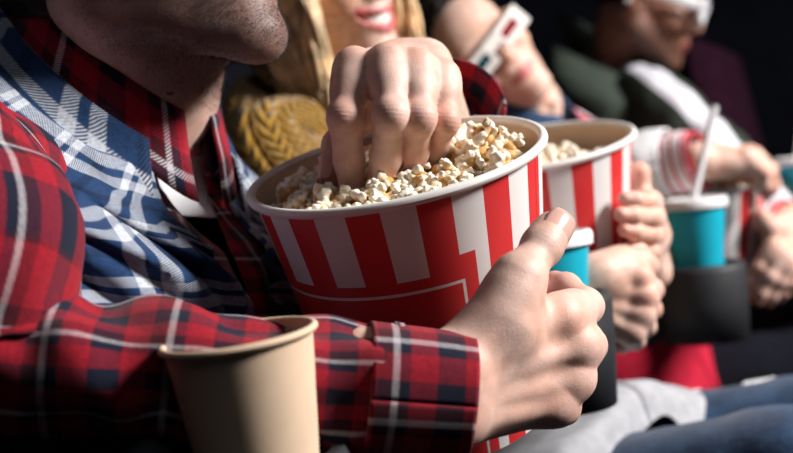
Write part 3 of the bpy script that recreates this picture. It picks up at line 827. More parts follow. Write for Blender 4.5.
def legs(B, parent, mat, hipw=.09, L1=.44, L2=.42, r=(.085, .062, .05), spread=.10, hip=-.55, thighup=.06, uvs_=True, fwd=FWD, name='trouser_leg', seed=3):
    for s_ in (-1, 1):
        h0 = xf(B, (.02, s_ * hipw, hip)); kn = h0 + fwd * L1 + ROW * s_ * spread * .5 + UP * thighup; ft = V(kn[0], kn[1], .09) + fwd * .05
        v, f, uv = tube([h0 - fwd * .05, h0 + fwd * .12, kn - fwd * .06, kn + fwd * .03 - UP * .03, kn * .5 + ft * .5 , ft], [r[0] * .9, r[0], r[1] * 1.05, r[1], r[2], r[2] * .9], 70, 40, disp=crease(seed + s_, .004, 40, .5, .002), cap=True)
        obj(name, v, f, mat, parent, uvs=uv)
        MS = frame(V(ft[0], ft[1], 0), fwd, UP); fs = Field(); fs.add(ell(xf(MS, (.07, 0, .035)), (.13, .045, .034), MS, .02), cone(xf(MS, (0, 0, .05)), xf(MS, (0, 0, .10)), .045, .04, .02)); v, f = fs.mesh(.008); v[:, 2] = np.maximum(v[:, 2], .002); obj('shoe', v, f.tolist(), M_BLACKPL, parent)
legs(BD1, p1, M_DARKPANT)
v, f, uv = torso_rings([(-.62, .16, .12, .03), (-.5, .172, .14, .02), (-.30, .186, .130, .0)], BD1, 0., 2 * math.pi, 16, 48); obj('trouser_waist', v, f, M_DARKPANT, p1, uvs=uv)

# popcorn in the large bucket
segs = [(f[i], f[i + 1]) for f in HL.F + [HL.T] for i in range(1, 3)]
def avoid1(p):
    for a, b in segs:
        ab = b - a; t = np.clip((p - a) @ ab / (ab @ ab), 0, 1)
        if np.linalg.norm(p - a - t * ab) < .0125: return True
    return False
def h1(x, y): return -.0085 + .007 * math.exp(-((x - .045) ** 2 + (y - .015) ** 2) / .0028) + .005 * math.exp(-((x + .03) ** 2 + (y + .04) ** 2) / .003) - .006 * ((x * x + y * y) / .01)
npop = heap(B1, .0925, h1, .0142, 'cream popped popcorn piece heaped in the large striped bucket', 'popcorn in the large bucket', avoid1, 1.3, bedR=.0995)
# one piece with a scorched hull on top of the heap
bv, bf, bc = popcorn_mesh(51); dk = np.clip(1.4 - np.linalg.norm(bv - V(.001, -.0045, .004), axis=1) / .0036, 0, 1)[:, None]; bc = bc * (1 - dk) + dk * V(.06, .025, .010)
_d = P(482, 133, 1) - CAM; _q = B1c + B1n * .012; _t = ((_q - CAM) @ B1n) / (_d @ B1n)
o = obj('popcorn', bv * 1.35 , bf.tolist(), M_POP, cols=bc); o.location = CAM + _d * _t; o.rotation_euler = (0, 0, .2); tag(o, 'popcorn piece with a dark scorched hull on the heap in the large bucket', 'popcorn')

# kraft cup in front
kc = frame(P(238.5, 337, .60), CR, nrm(CU * math.cos(.155) - CR * math.sin(.155) * 1.0 - CF * .085))
def cup(name, label, M, R, rb, H, mat, rimmat, liner, group=None, seg=64, rr=.0022):
    e = empty(name, label, 'cup', group, tuple(xf(M, (0, 0, -H)))); off = np.array(e.location)
    def put(nm, prof, mt):
        v, f, uv = lathe(prof, seg, M); return obj(nm, v - off, f, mt, e, uvs=uv)
    put('cup_wall', [(R - (R - rb) * t, -H * t) for t in np.linspace(0, 1, 16)] + [(.0001, -H)], mat)
    put('cup_liner', [(R - .001 - (R - rb) * t, -H * t) for t in np.linspace(0, .96, 16)] + [(.0001, -H * .96)], liner)
    put('rolled_rim', [(R + .0008 + rr * math.cos(t), rr * math.sin(t)) for t in np.linspace(0, -2 * math.pi, 13)], rimmat)
    return e, put
cup('paper_cup', 'plain brown kraft paper cup with rolled rim standing before the plaid sleeve', kc, .0408, .0285, .115, M_KRAFT, M_KRAFT, M_KRAFT)

# ------------------------------------------------------------------ person in mustard knit with the second bucket
SKIN_B = V(.68, .44, .35)
p2 = empty('person', 'smiling blonde person in mustard knit sweater and ripped blue jeans', 'person')
BD2 = frame(P(342, 86, 1.36), FWD, UP * math.cos(.1) - FWD * math.sin(.1)); NB2 = BD2[:3, 3]
s2 = .94; hx = nrm(V(.74, -.67, .0)); hz = nrm(UP * .95 - CR * .30); hz = nrm(hz - hx * (hz @ hx))
H2 = frame(P(385, 17, 1.285) - hx * .100 * s2 + hz * .0615 * s2, hx, hz)
fl = Field(); head_prims(fl, H2, neck=NB2, s=s2, female=True, smile=1.3)
mo = lambda x, y, z: xf(H2, V(x, y, z) * s2)
for k in range(8):
    y0, y1 = -.8 + .2 * k, -.6 + .2 * k
    fl.add(sub(cone(mo(.104 - .026 * y0 * y0, y0 * .035, -.0640 + .014 * y0 * y0), mo(.104 - .026 * y1 * y1, y1 * .035, -.0640 + .014 * y1 * y1), .0072 * (1 - .6 * y0 * y0), .0072 * (1 - .6 * y1 * y1), .0015)))
fl.add(cone(xf(BD2, (-.03, 0, -.04)), xf(BD2, (-.02, .12, -.09)), .036, .03, .03), cone(xf(BD2, (-.03, 0, -.04)), xf(BD2, (-.02, -.12, -.09)), .036, .03, .03), cone(xf(BD2, (-.02, 0, -.03)), xf(BD2, (-.01, 0, -.14)), .045, .06, .03))
v, f = fl.mesh(.0026); c, _ = face_colors(v, H2, SKIN_B, s2, lips=V(.50, .10, .12), smile=1.3); parts = [(v, f, c)]
# right hand on the near side of the second bucket, left hand round its far side
W2R, E2R = P(588, 292, 1.03), P(400, 300, 1.16)
H2R = Hand(W2R, E2R, [chain(P(638, 277, 1.035), (652, 290, .042, 1), (640, 300, .026, 1), (630, 300, .02, 1)),
                      chain(P(644, 296, 1.035), (650, 309, .044, 1), (636, 318, .028, 1), (626, 316, .022, 1)),
                      chain(P(640, 315, 1.035), (645, 326, .040, 1), (630, 332, .026, 1), (620, 330, .022, 1)),
                      chain(P(631, 331, 1.035), (635, 340, .032, 1), (622, 345, .02, 1), (612, 342, .018, 1))],
           [P(602, 275, 1.03), P(622, 262, 1.045), P(640, 262, 1.06), P(652, 268, 1.075)], .95, .16)
W2L, E2L = P(652, 262, 1.19), P(480, 300, 1.32)
H2L = Hand(W2L, E2L, [[P(650, 202, 1.115), P(648, 202, 1.075), P(635, 200, 1.054), P(621, 198, 1.048)],
                      [P(653, 218, 1.115), P(650, 218, 1.070), P(633, 216, 1.048), P(617, 214, 1.040)],
                      [P(652, 235, 1.120), P(649, 235, 1.072), P(635, 232, 1.050), P(621, 229, 1.042)],
                      [P(649, 250, 1.125), P(647, 251, 1.080), P(638, 250, 1.060), P(627, 247, 1.050)]],
           [P(652, 235, 1.16), P(645, 207, 1.140), P(639, 184, 1.13), P(640, 165, 1.125)], .88, .16)
for hd in (H2R, H2L):
    fl = Field(); hd.field(fl); v, f = fl.mesh(.0018); parts.append((v, f, hd.tint(v, np.tile(SKIN_B, (len(v), 1)))))
def low_body(BD, arms, scale=1.0):
    fl = Field(); fl.add(ell(xf(BD, (-.02, 0, -.24)), V(.075, .14, .16) * scale, BD, .05), ell(xf(BD, (0, 0, -.42)), V(.09, .13, .16) * scale, BD, .05))
    for s_, E_, W_ in arms:
        sh = xf(BD, (-.02, s_ * .14 * scale, -.12)); fl.add(cone(sh, E_, .028, .026, .03), cone(E_, E_ + (W_ - E_) * .7, .026, .022, .02))
    return fl.mesh(.010)
v, f = low_body(BD2, ((-1, E2R, W2R), (1, E2L, W2L)), .95); parts.append((v, f, np.tile(SKIN_B, (len(v), 1))))
body_mesh(parts, p2)
# teeth behind the parted lips
tv, tf = [], []
for j, zz in enumerate((-.0545, -.0605, -.0675)):
    for y in np.linspace(-1, 1, 25): tv.append(mo(.0992 - .024 * y * y + .0012 * abs(math.sin(y * 14)), y * .031, zz - .0015 + .013 * y * y))
obj('teeth', tv, grid_faces(3, 25), M_TEETH, p2)
M_BLOND = simple('blonde_hair', (.66, .46, .25), .45, .45, 45, .35)
mb = MB(); r = np.random.default_rng(3)
for k in range(210):
    sd = -1 if k < 140 else 1; a = r.uniform(0, 1); b = r.uniform(-1, 1)
    x0 = -.035 + .088 * a; out = r.uniform(.076, .092) * s2; ph = r.uniform(0, 6); wv = .011
    pts = [mo(x0 * .6, sd * .012, .145 - .03 * abs(a - .4)), mo(x0 * .9 + .012, sd * .062, .108), mo(x0 + .012 + .005 * b, sd * out / s2, .045)]
    for q in range(1, 8):
        t = q / 7
        pts.append(mo(x0 * (1 - .25 * t) + .010 + wv * math.sin(ph + t * 7 + a * 2) + .018 * t, sd * (out / s2 + .012 * t + .006 * math.sin(ph * 2 + t * 6)), .045 - .26 * t + .01 * b))
    v, f, uv = tube(pts, [.001, .003, .0038, .004, .004, .0038, .0036, .0032, .0025, .0008], 34, 6); mb.add(v, f, uv)
mb.build('hair', M_BLOND, p2)['kind'] = 'stuff'
fl = Field(); fl.add(ell(mo(-.02, 0, .05), V(.098, .079, .090) * s2, H2, .01), ell(mo(-.05, 0, -.03), V(.06, .07, .10) * s2, H2, .03), sub(ell(mo(.10, 0, -.03), V(.085, .085, .10) * s2, H2, .02))); v, f = fl.mesh(.006); obj('hair_crown', v, f.tolist(), M_BLOND, p2)
eyes(H2, p2, M_BLOND, s2, (.05, .09, .14))
# knit
m, nt, b = material('mustard_chunky_knit', .95, None, .1, .3); u, vv = uvs(nt)
zig = ((u / .022).fract() - .5).abs() * 2.; kn = ((vv / .011) + zig * .9).fract(); kn = (kn - .5).abs().ramp(.0, .45, 1, 0); rib = ((u / .022).fract() - .5).abs().ramp(.3, .5, 1, .15)
hgt = kn * rib; n_ = tex(nt, 'ShaderNodeTexNoise', 300)
setcol(nt, b, mix(nt, (.22, .105, .009), (.42, .24, .025), hgt * n_.ramp(.2, .6, .6, 1))); bump(nt, b, hgt, 1.0, .006); M_KNIT = m
def tdisp2(pts, TH): return cloth_noise(pts, 12, .010, 12) + .003 * np.cos(TH * 30)
TS2 = [(h, b * .94 + .012, a * .95 + .014, o) for h, b, a, o in TORSO[:-1]]
v, f, uv = torso_rings(TS2, BD2, 0., 2 * math.pi, 50, 120, disp=tdisp2); solidify(obj('sweater', v, f, M_KNIT, p2, uvs=uv), .004)
collar('sweater_neck', BD2, D2(1), D2(359), .068, .022, .020, .006, M_KNIT, p2, 0, base=-.012)
for s_, E_, W_ in ((-1, E2R, W2R), (1, E2L, W2L)):
    sh = xf(BD2, (-.015, s_ * .165, -.085))
    v, f, uv = tube([xf(BD2, (-.01, s_ * .11, -.06)), sh, sh * .5 + E_ * .5 - UP * .015, E_, E_ * .55 + W_ * .45, W_ + nrm(E_ - W_) * .06], [.05, .058, .056, .050, .044, .036], 60, 48, disp=crease(11 + s_, .006, 40, .5), uvr=.05); solidify(obj('sleeve', v, f, M_KNIT, p2, uvs=uv), .003)
M_GREY = simple('pale_grey_jersey', (.36, .36, .38), .95, .10, 60, .1, bmp=.4, bscale=300, bdist=.001)
hem0, hem1 = P(520, 488, 1.25), P(652, 488, 1.13)
def hemdisp(S_, T_, s01): return noise_disp(20, .007, 31, (2, 1))(S_, T_, s01) + .006 * np.sin(T_ * 7 + S_ * 30)
v, f, uv = tube([hem0 - nrm(hem1 - hem0) * .12, hem0, hem1 * .7 + hem0 * .3, hem1, hem1 + nrm(hem1 - hem0) * .012], [.100, .108, .105, .098, .065], 60, 90, disp=hemdisp, flat=1.8, ref=UP); solidify(obj('shirt_hem', v, f, M_GREY, p2, uvs=uv), .002)
m, nt, b = material('blue_denim', .9, None, .15, .1); u, vv = uvs(nt); n_ = tex(nt, 'ShaderNodeTexNoise', 25); n3 = tex(nt, 'ShaderNodeTexNoise', 160)
tw = ((u + vv) / .0025).fract(); setcol(nt, b, mix(nt, mix(nt, (.012, .034, .082), (.028, .070, .145), n_.ramp(.35, .7)), (.08, .14, .23), (n3.ramp(.4, .8, 0, .35) * (tw * .6 + .4)))); bump(nt, b, tw + n3, .4, .001); M_DENIM = m
for a_, k_, r_ in ((P(560, 526, 1.14), P(830, 480, 1.00), (.082, .070)), (P(600, 470, 1.30), P(850, 436, 1.20), (.078, .068))):
    dd = nrm(k_ - a_); ft = V(k_[0], k_[1], .09) + FWD * .12
    v, f, uv = tube([a_ - dd * .08, a_, a_ * .5 + k_ * .5, k_, k_ + dd * .05 - UP * .05, k_ * .5 + ft * .5 + FWD * .03, ft], [r_[0], r_[0], (r_[0] + r_[1]) / 2, r_[1], r_[1] * .95, .052, .045], 110, 48, disp=crease(21, .003, 40, .45, .002), cap=True)
    obj('jeans_leg', v, f, M_DENIM, p2, uvs=uv)
    MS = frame(V(ft[0], ft[1], 0), FWD, UP); fs = Field(); fs.add(ell(xf(MS, (.06, 0, .035)), (.12, .042, .034), MS, .02), cone(xf(MS, (0, 0, .05)), xf(MS, (0, 0, .10)), .042, .038, .02)); v, f = fs.mesh(.008); v[:, 2] = np.maximum(v[:, 2], .002); obj('shoe', v, f.tolist(), M_PAPER, p2)
    if a_[1] > 1.2:                                           # frayed rips over the thigh
        for cx, hw_ in ((772, 17), (700, 10)):
            c_ = P(cx, 436 + (850 - cx) * .136, 1.215 + (850 - cx) * .0004); mb = MB(); side = np.cross(dd, UP); side = nrm(side); upn = nrm(np.cross(side, dd)); upn = upn if upn[2] > 0 else -upn
            for q in range(44 if hw_ > 12 else 14):
                t = r.uniform(-1, 1) * hw_ * .0011; a0 = r.uniform(-.9, .2); a1 = a0 + r.uniform(.3, .9); R_ = r_[1] + .0065
                pts = [c_ + dd * (t + r.normal() * .002) + (upn * math.cos(a) - CF * 0 + (-side if side @ CF > 0 else side) * math.sin(a)) * R_ for a in np.linspace(-a1, -a0, 5)]
                v, f, uv = tube(pts, [.0019] * 5, 8, 5); mb.add(v, f, uv)
            mb.build('frayed_threads', M_WHITECOT, p2)['kind'] = 'stuff'
# second bucket
def c2n(bth, bph): return nrm(c2w(V(math.sin(bth), math.cos(bth) * math.cos(bph), -math.cos(bth) * math.sin(bph))))
B2 = frame(P(527, 148, 1.12), CR, c2n(-.185, .245))
M_B2 = bucket_material('second_bucket_print', NST, (-(270 + 16) / 360 * NST) % 1, ((270 + 82) / 360, 38 / 360, .062))
bucket('red and white striped popcorn bucket between the hands of the blonde person', B2, .1055, .0755, .205, M_B2)
heap(B2, .092, lambda x, y: -.020 - .1 * (x + .02), .0175, 'popcorn piece lying in the bucket of the blonde person', 'popcorn in the second bucket', None, 1.5, keep=lambda x, y: x > -.03, bedR=.098)

# ------------------------------------------------------------------ person with the paper 3D glasses
p3 = empty('person', 'person with tilted head in paper 3D glasses and red jacket with white sleeves', 'person')
BD3 = frame(P(530, 106, 1.72), FWD, nrm(UP - ROW * .26 - FWD * .1)); NB3 = BD3[:3, 3]
s3 = .91; hx = nrm(V(.20, -.97, -.03)); hz = -CR * .80 + CU * .60; hz = nrm(hz - hx * (hz @ hx))
H3 = frame(P(488, 43, 1.60) - hx * .098 * s3 - hz * .012, hx, hz)
fl = Field(); head_prims(fl, H3, neck=NB3, s=s3, female=True); fl.add(cone(xf(BD3, (-.03, 0, -.04)), xf(BD3, (-.02, .12, -.09)), .036, .03, .03), cone(xf(BD3, (-.03, 0, -.04)), xf(BD3, (-.02, -.12, -.09)), .036, .03, .03), cone(xf(BD3, (-.02, 0, -.03)), xf(BD3, (-.01, 0, -.14)), .045, .06, .03))
v, f = fl.mesh(.0034); c, _ = face_colors(v, H3, SKIN_B, s3, lips=V(.52, .15, .16)); parts = [(v, f, c)]
W3R, E3R = P(703, 158, 1.50), P(600, 190, 1.60)
H3R = Hand(W3R, E3R, [[P(746, 158, 1.48), P(761, 171, 1.485), P(764, 185, 1.495), P(762, 194, 1.505)],
                      [P(752, 160, 1.50), P(767, 174, 1.50), P(769, 188, 1.51), P(766, 197, 1.52)],
                      [P(753, 156, 1.52), P(770, 170, 1.53), P(774, 184, 1.54), P(772, 194, 1.55)],
                      [P(750, 154, 1.545), P(764, 166, 1.56), P(769, 177, 1.57), P(769, 187, 1.58)]],
           [P(718, 160, 1.54), P(734, 164, 1.57), P(748, 172, 1.58), P(757, 182, 1.585)], .98, .10)
W3L, E3L = P(796, 224, 1.62), P(698, 266, 1.78)
H3L = Hand(W3L, E3L, [[P(773, 249, 1.55), P(760, 268, 1.55), P(753, 284, 1.555), P(750, 298, 1.56)],
                      [P(781, 256, 1.545), P(770, 277, 1.54), P(761, 293, 1.545), P(757, 304, 1.55)],
                      [P(789, 262, 1.545), P(780, 281, 1.545), P(772, 296, 1.55), P(768, 305, 1.555)],
                      [P(796, 266, 1.55), P(789, 282, 1.55), P(783, 293, 1.555), P(779, 301, 1.56)]],
           [P(780, 231, 1.59), P(770, 228, 1.56), P(763, 221, 1.55), P(760, 212, 1.55)], .98, .10)
for hd in (H3R, H3L):
    fl = Field(); hd.field(fl); v, f = fl.mesh(.0024); parts.append((v, f, hd.tint(v, np.tile(SKIN_B * .97, (len(v), 1)))))
v, f = low_body(BD3, ((-1, E3R, W3R), (1, E3L, W3L))); parts.append((v, f, np.tile(SKIN_B, (len(v), 1))))
body_mesh(parts, p3); hair_cap(H3, p3, M_HAIR, s3); eyes(H3, p3, M_HAIR, s3)
M_REDJ = simple('red_jacket_wool', (.42, .012, .035), .9, .12, 80, .15, bmp=.3)
TS3 = [(h + (.012 if h > -.2 else 0), b + .026, a + .020, o) for h, b, a, o in TORSO[:-1]]
v, f, uv = torso_rings(TS3, BD3, gapT, (gapT[0], [2 * math.pi - x for x in gapT[1]]), 40, 72, disp=lambda p_, t_: cloth_noise(p_, 12, .008, 17)); solidify(obj('jacket', v, f, M_REDJ, p3, uvs=uv), .003)
v, f, uv = torso_rings([(h, b * .98, a * .97, o) for h, b, a, o in TORSO], BD3, -1.3, 1.3, 30, 40); solidify(obj('undershirt', v, f, M_DENIM, p3, uvs=uv), .0015)
collar('denim_collar', BD3, D2(22), D2(338), .070, .03, .045, .025, M_DENIM, p3, .02)
mb_ = material('striped_rib_cuff', .9, None, .15, .1); m, nt, b = mb_; u, vv = uvs(nt)
setcol(nt, b, mix(nt, (.72, .70, .72), (.55, .03, .06), (((vv / .0135).fract() - .5).abs().lt(.16)).max(vv.gt(.038)))); bump(nt, b, (u / .004).fract(), .5, .001); M_RIB = m
for s_, E_, W_, mid in ((-1, E3R, W3R, None), (1, E3L, W3L, None)):
    sh = xf(BD3, (-.015, s_ * .188, -.105)); ax_ = nrm(W_ - E_)
    v, f, uv = tube([xf(BD3, (-.01, s_ * .15, -.09)), sh, sh * .5 + E_ * .5 - UP * .015, E_, E_ * .5 + W_ * .5, W_ - ax_ * .042], [.035, .050, .060, .060, .058, .050], 60, 48, disp=crease(15 + s_, .007, 40, .5)); solidify(obj('sleeve', v, f, M_WHITECOT, p3, uvs=uv), .003)
    v, f, uv = tube([W_ - ax_ * .046, W_ - ax_ * .02, W_ - ax_ * .002], [.047, .044, .037], 24, 48); solidify(obj('cuff', v, f, M_RIB, p3, uvs=uv), .003)
buttons(p3, [(xf(BD3, (.148, -.035, -.47)), BD3[:3, 0])], M_BTN, .012)
legs(BD3, p3, M_DARKPANT, seed=40)
def paper_glasses(H, s, parent, fm, lens_l, lens_r):
    q = lambda x, y, z: xf(H, V(x, y, z) * s)
    e = empty('paper_glasses', 'white paper 3D glasses with red and cyan lenses on the tilted face', 'glasses', None, tuple(q(.115, 0, .012))); off = np.array(e.location)
    ys = [-.072, -.054, -.019, -.012, .012, .019, .054, .072]; zs = [-.017, -.005, .0, .006, .011, .021]
    cell = lambda i, j: not ((i in (1, 5) and 1 <= j <= 3) or (i == 3 and j <= 1))
    pts = {}; v, f = [], []
    def vid(y, z):
        if (y, z) not in pts: pts[(y, z)] = len(v); v.append(q(.116 - 1.6 * y * y * 1.2, y, z) - off)
        return pts[(y, z)]
    for i in range(7):
        for j in range(5):
            if cell(i, j): f.append([vid(ys[i], zs[j]), vid(ys[i + 1], zs[j]), vid(ys[i + 1], zs[j + 1]), vid(ys[i], zs[j + 1])])
    solidify(obj('front_card', v, f, fm, e, smooth=False), .0012)
    for a, b_, mt, nm in ((-.054, -.019, lens_r, 'cyan_lens'), (.019, .054, lens_l, 'red_lens')):
        vv_ = [q(.1155 - 1.92 * y * y, y, z) - off for y, z in ((a, -.005), (b_, -.005), (b_, .011), (a, .011))]; solidify(obj(nm, vv_, [[0, 1, 2, 3]], mt, e, smooth=False), .0004)
    for e_ in (-1, 1):
        vv_ = [q(x, e_ * y, z) - off for x, y, z in ((.1058, .072, .018), (.1058, .072, -.002), (-.01, .086, .000), (-.01, .086, .014))]; solidify(obj('temple_arm', vv_, [[0, 1, 2, 3]], fm, e, smooth=False), .001)
M_LR = simple('red_film', (.22, .003, .010), .5, .05, spec=.1); M_LC = simple('cyan_film', (.004, .055, .075), .5, .05, spec=.1)
paper_glasses(H3, s3, p3, M_PAPER, M_LR, M_LC)
B3 = frame(P(696, 181, 1.62), CR, c2n(-.12, .20))
M_B3 = bucket_material('third_bucket_print', NST, (-(270 + 24) / 360 * NST) % 1)
bucket('small striped popcorn bucket under the hand with the striped cuff', B3, .096, .074, .17, M_B3)
heap(B3, .086, lambda x, y: 0.002 + .022 * max(0, 1 - (x * x + y * y) / .006), .019, 'popcorn piece under the fingers of the person in paper glasses', 'popcorn in the third bucket', None, 1.6, keep=lambda x, y: x > -.02, bedR=.091)

# ------------------------------------------------------------------ person in the green jacket
SKIN_C = V(.24, .118, .082)
p4 = empty('person', 'person in dark green jacket with white sleeve stripe and white-framed glasses', 'person')
BD4 = frame(P(614, 54, 2.3), FWD, UP * math.cos(.06) - FWD * math.sin(.06)); NB4 = BD4[:3, 3]
hx = nrm(V(.88, -.28, -.38)); hz = nrm(UP - hx * (UP @ hx))
H4 = frame(P(702, 31, 2.18) - hx * .120 + hz * .024, hx, hz)
fl = Field(); head_prims(fl, H4, neck=NB4); fl.add(cone(xf(BD4, (-.03, 0, -.04)), xf(BD4, (-.02, .12, -.09)), .036, .03, .03), cone(xf(BD4, (-.03, 0, -.04)), xf(BD4, (-.02, -.12, -.09)), .036, .03, .03), cone(xf(BD4, (-.02, 0, -.03)), xf(BD4, (-.01, 0, -.14)), .045, .06, .03))
v, f = fl.mesh(.0042); c, _ = face_colors(v, H4, SKIN_C, lips=V(.17, .05, .055), stubble=.6); parts = [(v, f, c)]
E4R, E4L = P(736, 184, 1.98), P(760, 190, 2.35); W4R, W4L = P(800, 240, 1.86), P(830, 230, 2.2)
v, f = low_body(BD4, ((-1, E4R, W4R), (1, E4L, W4L))); parts.append((v, f, np.tile(SKIN_C, (len(v), 1))))
for W_, E_, sgn in ((W4R, E4R, -1), (W4L, E4L, 1)):
    d_ = nrm(W_ - E_); sd_ = nrm(np.cross(UP, d_)) * sgn; u_ = UP
    F4 = [[W_ + d_ * (.085 - .004 * i) + sd_ * (-.027 + .018 * i) * -1 * 1 + u_ * 0, W_ + d_ * .12 + sd_ * (.027 - .018 * i) - u_ * .01, W_ + d_ * .135 + sd_ * (.027 - .018 * i) - u_ * .032, W_ + d_ * .13 + sd_ * (.027 - .018 * i) - u_ * .052] for i in range(4)]
    hd = Hand(W_, E_, F4, [W_ + d_ * .03 + sd_ * .03 - u_ * .01, W_ + d_ * .06 + sd_ * .045 - u_ * .02, W_ + d_ * .09 + sd_ * .045 - u_ * .035, W_ + d_ * .105 + sd_ * .04 - u_ * .05], 1.0, .1)
    fl = Field(); hd.field(fl); v, f = fl.mesh(.004); parts.append((v, f, np.tile(SKIN_C, (len(v), 1))))
body_mesh(parts, p4); hair_cap(H4, p4, simple('black_hair', (.008, .007, .007), .7, .3, 200, .2), 1.0, .045); eyes(H4, p4, M_HAIR)
M_GREEN = simple('dark_green_jacket_cloth', (.032, .042, .032), .85, .2, 40, .2, bmp=.3)
m, nt, b = material('dark_green_sleeve_white_stripe', .85, None, .2); u, vv = uvs(nt); setcol(nt, b, mix(nt, (.032, .042, .032), (.68, .67, .72), (u.lt(.023)).max(u.gt(.065 * 2 * math.pi - .023)))); M_GSL = m
TS4 = [(h, b + .014, a + .022, o) for h, b, a, o in TORSO[:-1]]
v, f, uv = torso_rings(TS4, BD4, 0., 2 * math.pi, 40, 72, disp=lambda p_, t_: cloth_noise(p_, 10, .012, 27)); solidify(obj('jacket', v, f, M_GREEN, p4, uvs=uv), .003)
collar('jacket_collar', BD4, D2(8), D2(352), .070, .040, .012, .004, M_GREEN, p4, 0, base=-.006)
for s_, E_, W_, mt in ((-1, E4R, W4R, M_GSL), (1, E4L, W4L, M_GREEN)):
    pth = [P(626, 82, 2.27), P(654, 106, 2.13), P(694, 142, 2.04), E_, E_ * .4 + W_ * .6, W_] if s_ < 0 else [xf(BD4, (.02, s_ * .07, -.025)), xf(BD4, (.0, s_ * .16, -.075)), xf(BD4, (.0, s_ * .17, -.08)) * .45 + E_ * .55, E_, E_ * .4 + W_ * .6, W_]
    v, f, uv = tube(pth, [.04, .066, .068, .062, .052, .042], 60, 48, disp=crease(35 + s_, .007, 40, .55), uvr=.065, ref=-CF + CU * .3); solidify(obj('sleeve', v, f, mt, p4, uvs=uv), .003)
legs(BD4, p4, M_DARKPANT, seed=50)
# white-framed glasses
e = empty('glasses', 'white plastic framed glasses on the dark-haired person in green', 'glasses', None, tuple(xf(H4, V(.11, 0, .012)))); off = np.array(e.location)
M_WPL = simple('white_frame_plastic', (.72, .71, .73), .3, .03)
m, nt, b = material('clear_lens', .08, (.75, .78, .8), .5); b.inputs['Transmission Weight'].default_value = .75; M_CLR = m
for e_ in (-1, 1):
    ring = [(V(.113 - .05 * abs(math.cos(t) * .026 + .033) , e_ * (.033 + .029 * math.copysign(abs(math.cos(t)) ** .7, math.cos(t))), .010 + .022 * math.copysign(abs(math.sin(t)) ** .7, math.sin(t)))) for t in np.linspace(0, 2 * math.pi, 29)]
    v, f, uv = tube([xf(H4, p) - off for p in ring], [.0058] * 29, 60, 8); obj('lens_frame', v, f, M_WPL, e)
    cc = xf(H4, V(.1105, e_ * .033, .010)) - off; vs2 = [xf(H4, p) - off for p in ring[:-1]] + [cc]; obj('lens', vs2, [[i, (i + 1) % 28, 28] for i in range(28)], M_CLR, e)
    v, f, uv = tube([xf(H4, V(.105, e_ * .066, .016)) - off, xf(H4, V(.06, e_ * .078, .016)) - off, xf(H4, V(-.01, e_ * .083, .014)) - off, xf(H4, V(-.03, e_ * .083, -.012)) - off], [.012, .011, .008, .004], 30, 10, flat=.3, ref=H4[:3, 2]); obj('temple_arm', v, f, M_WPL, e)
v, f, uv = tube([xf(H4, V(.114, -.008, .016)) - off, xf(H4, V(.118, 0, .018)) - off, xf(H4, V(.114, .008, .016)) - off], [.004] * 3, 10, 8); obj('bridge', v, f, M_WPL, e)

# ------------------------------------------------------------------ teal cups, cup holders, armrests
def teal_cup(label, c, R, H, straw=None):
    M = frame(c, FWD, UP); e, put = cup('drink_cup', label, M, R, R * .72, H, M_TEAL, M_PAPER, M_PAPER, 'teal drink cups with lids')
    put('lid', [(R + .0035, -.006), (R + .004, .003), (R + .002, .006), (R - .004, .007), (R - .006, .0035), (.0001, .0035)], M_LID)
    if straw is not None:
        d = nrm(np.asarray(straw) - (c + UP * .003)); off = np.array(e.location); v, f, uv = tube([c - d * .06 - off, np.asarray(straw) - off], [.0048, .0048], 4, 16); obj('straw', v, f, M_STRAW, e)
    return e
def armrest(c, label, R=.052, L=.34, bar=.06, depth=.10):
    """padded bar running back from a round cup holder"""
    e = empty('armrest', label, 'armrest', 'armrests with cup holders', (c[0], c[1], 0)); M = frame(V(0, 0, 0), FWD, UP); z = c[2]
    v, f, uv = lathe([(R - .012, z - depth), (R, z - depth), (R + .003, z - depth * .5), (R + .004, z - .008), (R + .001, z), (R - .006, z), (R - .010, z - .006), (R - .010, z - depth + .006), (.0001, z - depth + .006)], 48, M); obj('cup_holder', v, f, M_ARM, e, uvs=uv)
    v, f = box((-R - L / 2 + .012, 0, z - bar), (L / 2, .045, .045), M, .02); obj('padded_bar', v, f, M_ARM, e)
    v, f = box((-R - L / 2, 0, (z - .10) / 2), (.05, .022, (z - .10) / 2), M, .006); obj('post', v, f, M_BLACKPL, e)
    return e
c1 = P(543, 240, .99); teal_cup('teal paper cup with white lid right beside the large bucket', c1, .0405, .12)
c2_ = P(693, 203, 1.45); teal_cup('teal paper cup with white straw standing in the middle cup holder', c2_, .0405, .12, P(715, 106, 1.46))
c3_ = P(797, 161, 1.93); teal_cup('teal paper cup standing beyond the hand with the striped cuff', c3_, .0405, .12, P(806, 90, 1.93))
armrest(c1 - UP * .05, 'dark armrest between the plaid shirt and the mustard sweater')
armrest(c2_ - UP * .080, 'dark armrest whose cup holder carries the cup with the straw', R=.056)
armrest(c3_ - UP * .080, 'dark armrest beside the person in the green jacket')
armrest(xf(kc, (0, 0, -.066)), 'dark armrest whose cup holder carries the brown paper cup', R=.047, L=.42, bar=.030)

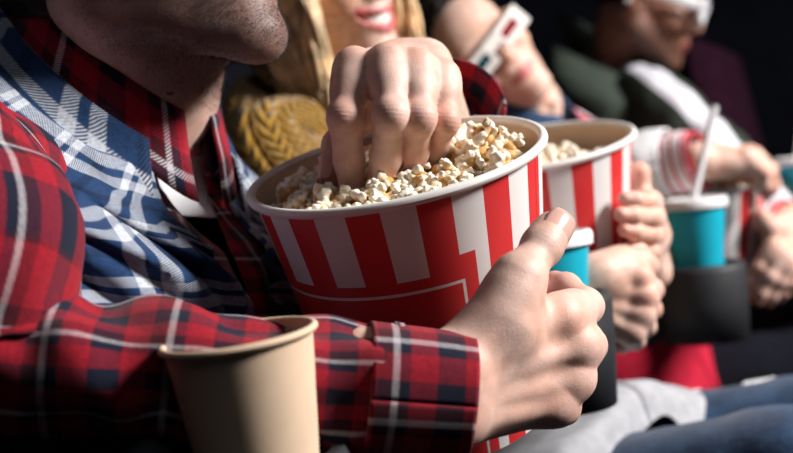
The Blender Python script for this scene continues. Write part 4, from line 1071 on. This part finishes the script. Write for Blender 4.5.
# ------------------------------------------------------------------ cinema seats
seat_bm = None
for i, (B, lab) in enumerate(((BD1, 'maroon cinema seat behind the person in plaid'), (BD2, 'maroon cinema seat behind the blonde person'), (BD3, 'maroon cinema seat behind the person in paper glasses'), (BD4, 'maroon cinema seat behind the person in green'), (None, 'empty maroon cinema seat next to the person in green'))):
    nb = P(735, 150, 2.85) + FWD * .22 if B is None else (NB2 * .5 + NB4 * .5 if B is BD3 else B[:3, 3]); ctop = nb[2] - .61; base = V(nb[0], nb[1], 0)
    e = empty('cinema_seat', lab, 'seat', 'maroon cinema seats in a row', tuple(base)); M = frame(V(0, 0, 0), FWD, UP); Mb = frame(V(0, 0, 0), FWD * .98 + UP * .17, UP * .98 - FWD * .17)
    ztop = 1.10
    fs = Field()
    v, f = box((.02, 0, .80 if B is None else .68), (.055, .235, .36 if B is None else .27), Mb, .045); v = v - FWD * (.10 if B is None else .17); o = obj('backrest', v, f, M_SEAT, e); o.modifiers.new('b', 'BEVEL').width = .02
    v, f = box((.12, 0, ctop - .07), (.26, .235, .07), M, .04); o = obj('seat_cushion', v, f, M_SEAT, e); o.modifiers.new('b', 'BEVEL').width = .02
    v, f = box((.05, 0, (ctop - .13) / 2), (.04, .12, (ctop - .13) / 2), M, .008); obj('pedestal', v, f, M_BLACKPL, e)

# ------------------------------------------------------------------ pieces of a part hang under that part
UNDER = {'fingernail': 'body', 'teeth': 'body', 'eye': 'body', 'stubble_beard': 'body', 'cuff': 'sleeve', 'shirt_collar': 'shirt', 'button': ('shirt', 'jacket'), 'vest_collar': 'vest', 'denim_collar': 'undershirt',
         'jacket_collar': 'jacket', 'sweater_neck': 'sweater', 'frayed_threads': 'jeans_leg', 'hair_crown': 'hair', 'lens': 'lens_frame', 'straw': 'lid'}
last = {}
for o in list(COL.objects):
    if o.type == 'EMPTY': last = {}; continue
    if o.parent is None: continue
    n = o.name.split('.')[0]; want = UNDER.get(n)
    if want:
        for wname in ((want,) if isinstance(want, str) else want):
            if (wname, o.parent.name) in last: o.parent = last[(wname, o.parent.name)]; break
    elif o.parent.type == 'EMPTY': last[(n, o.parent.name)] = o
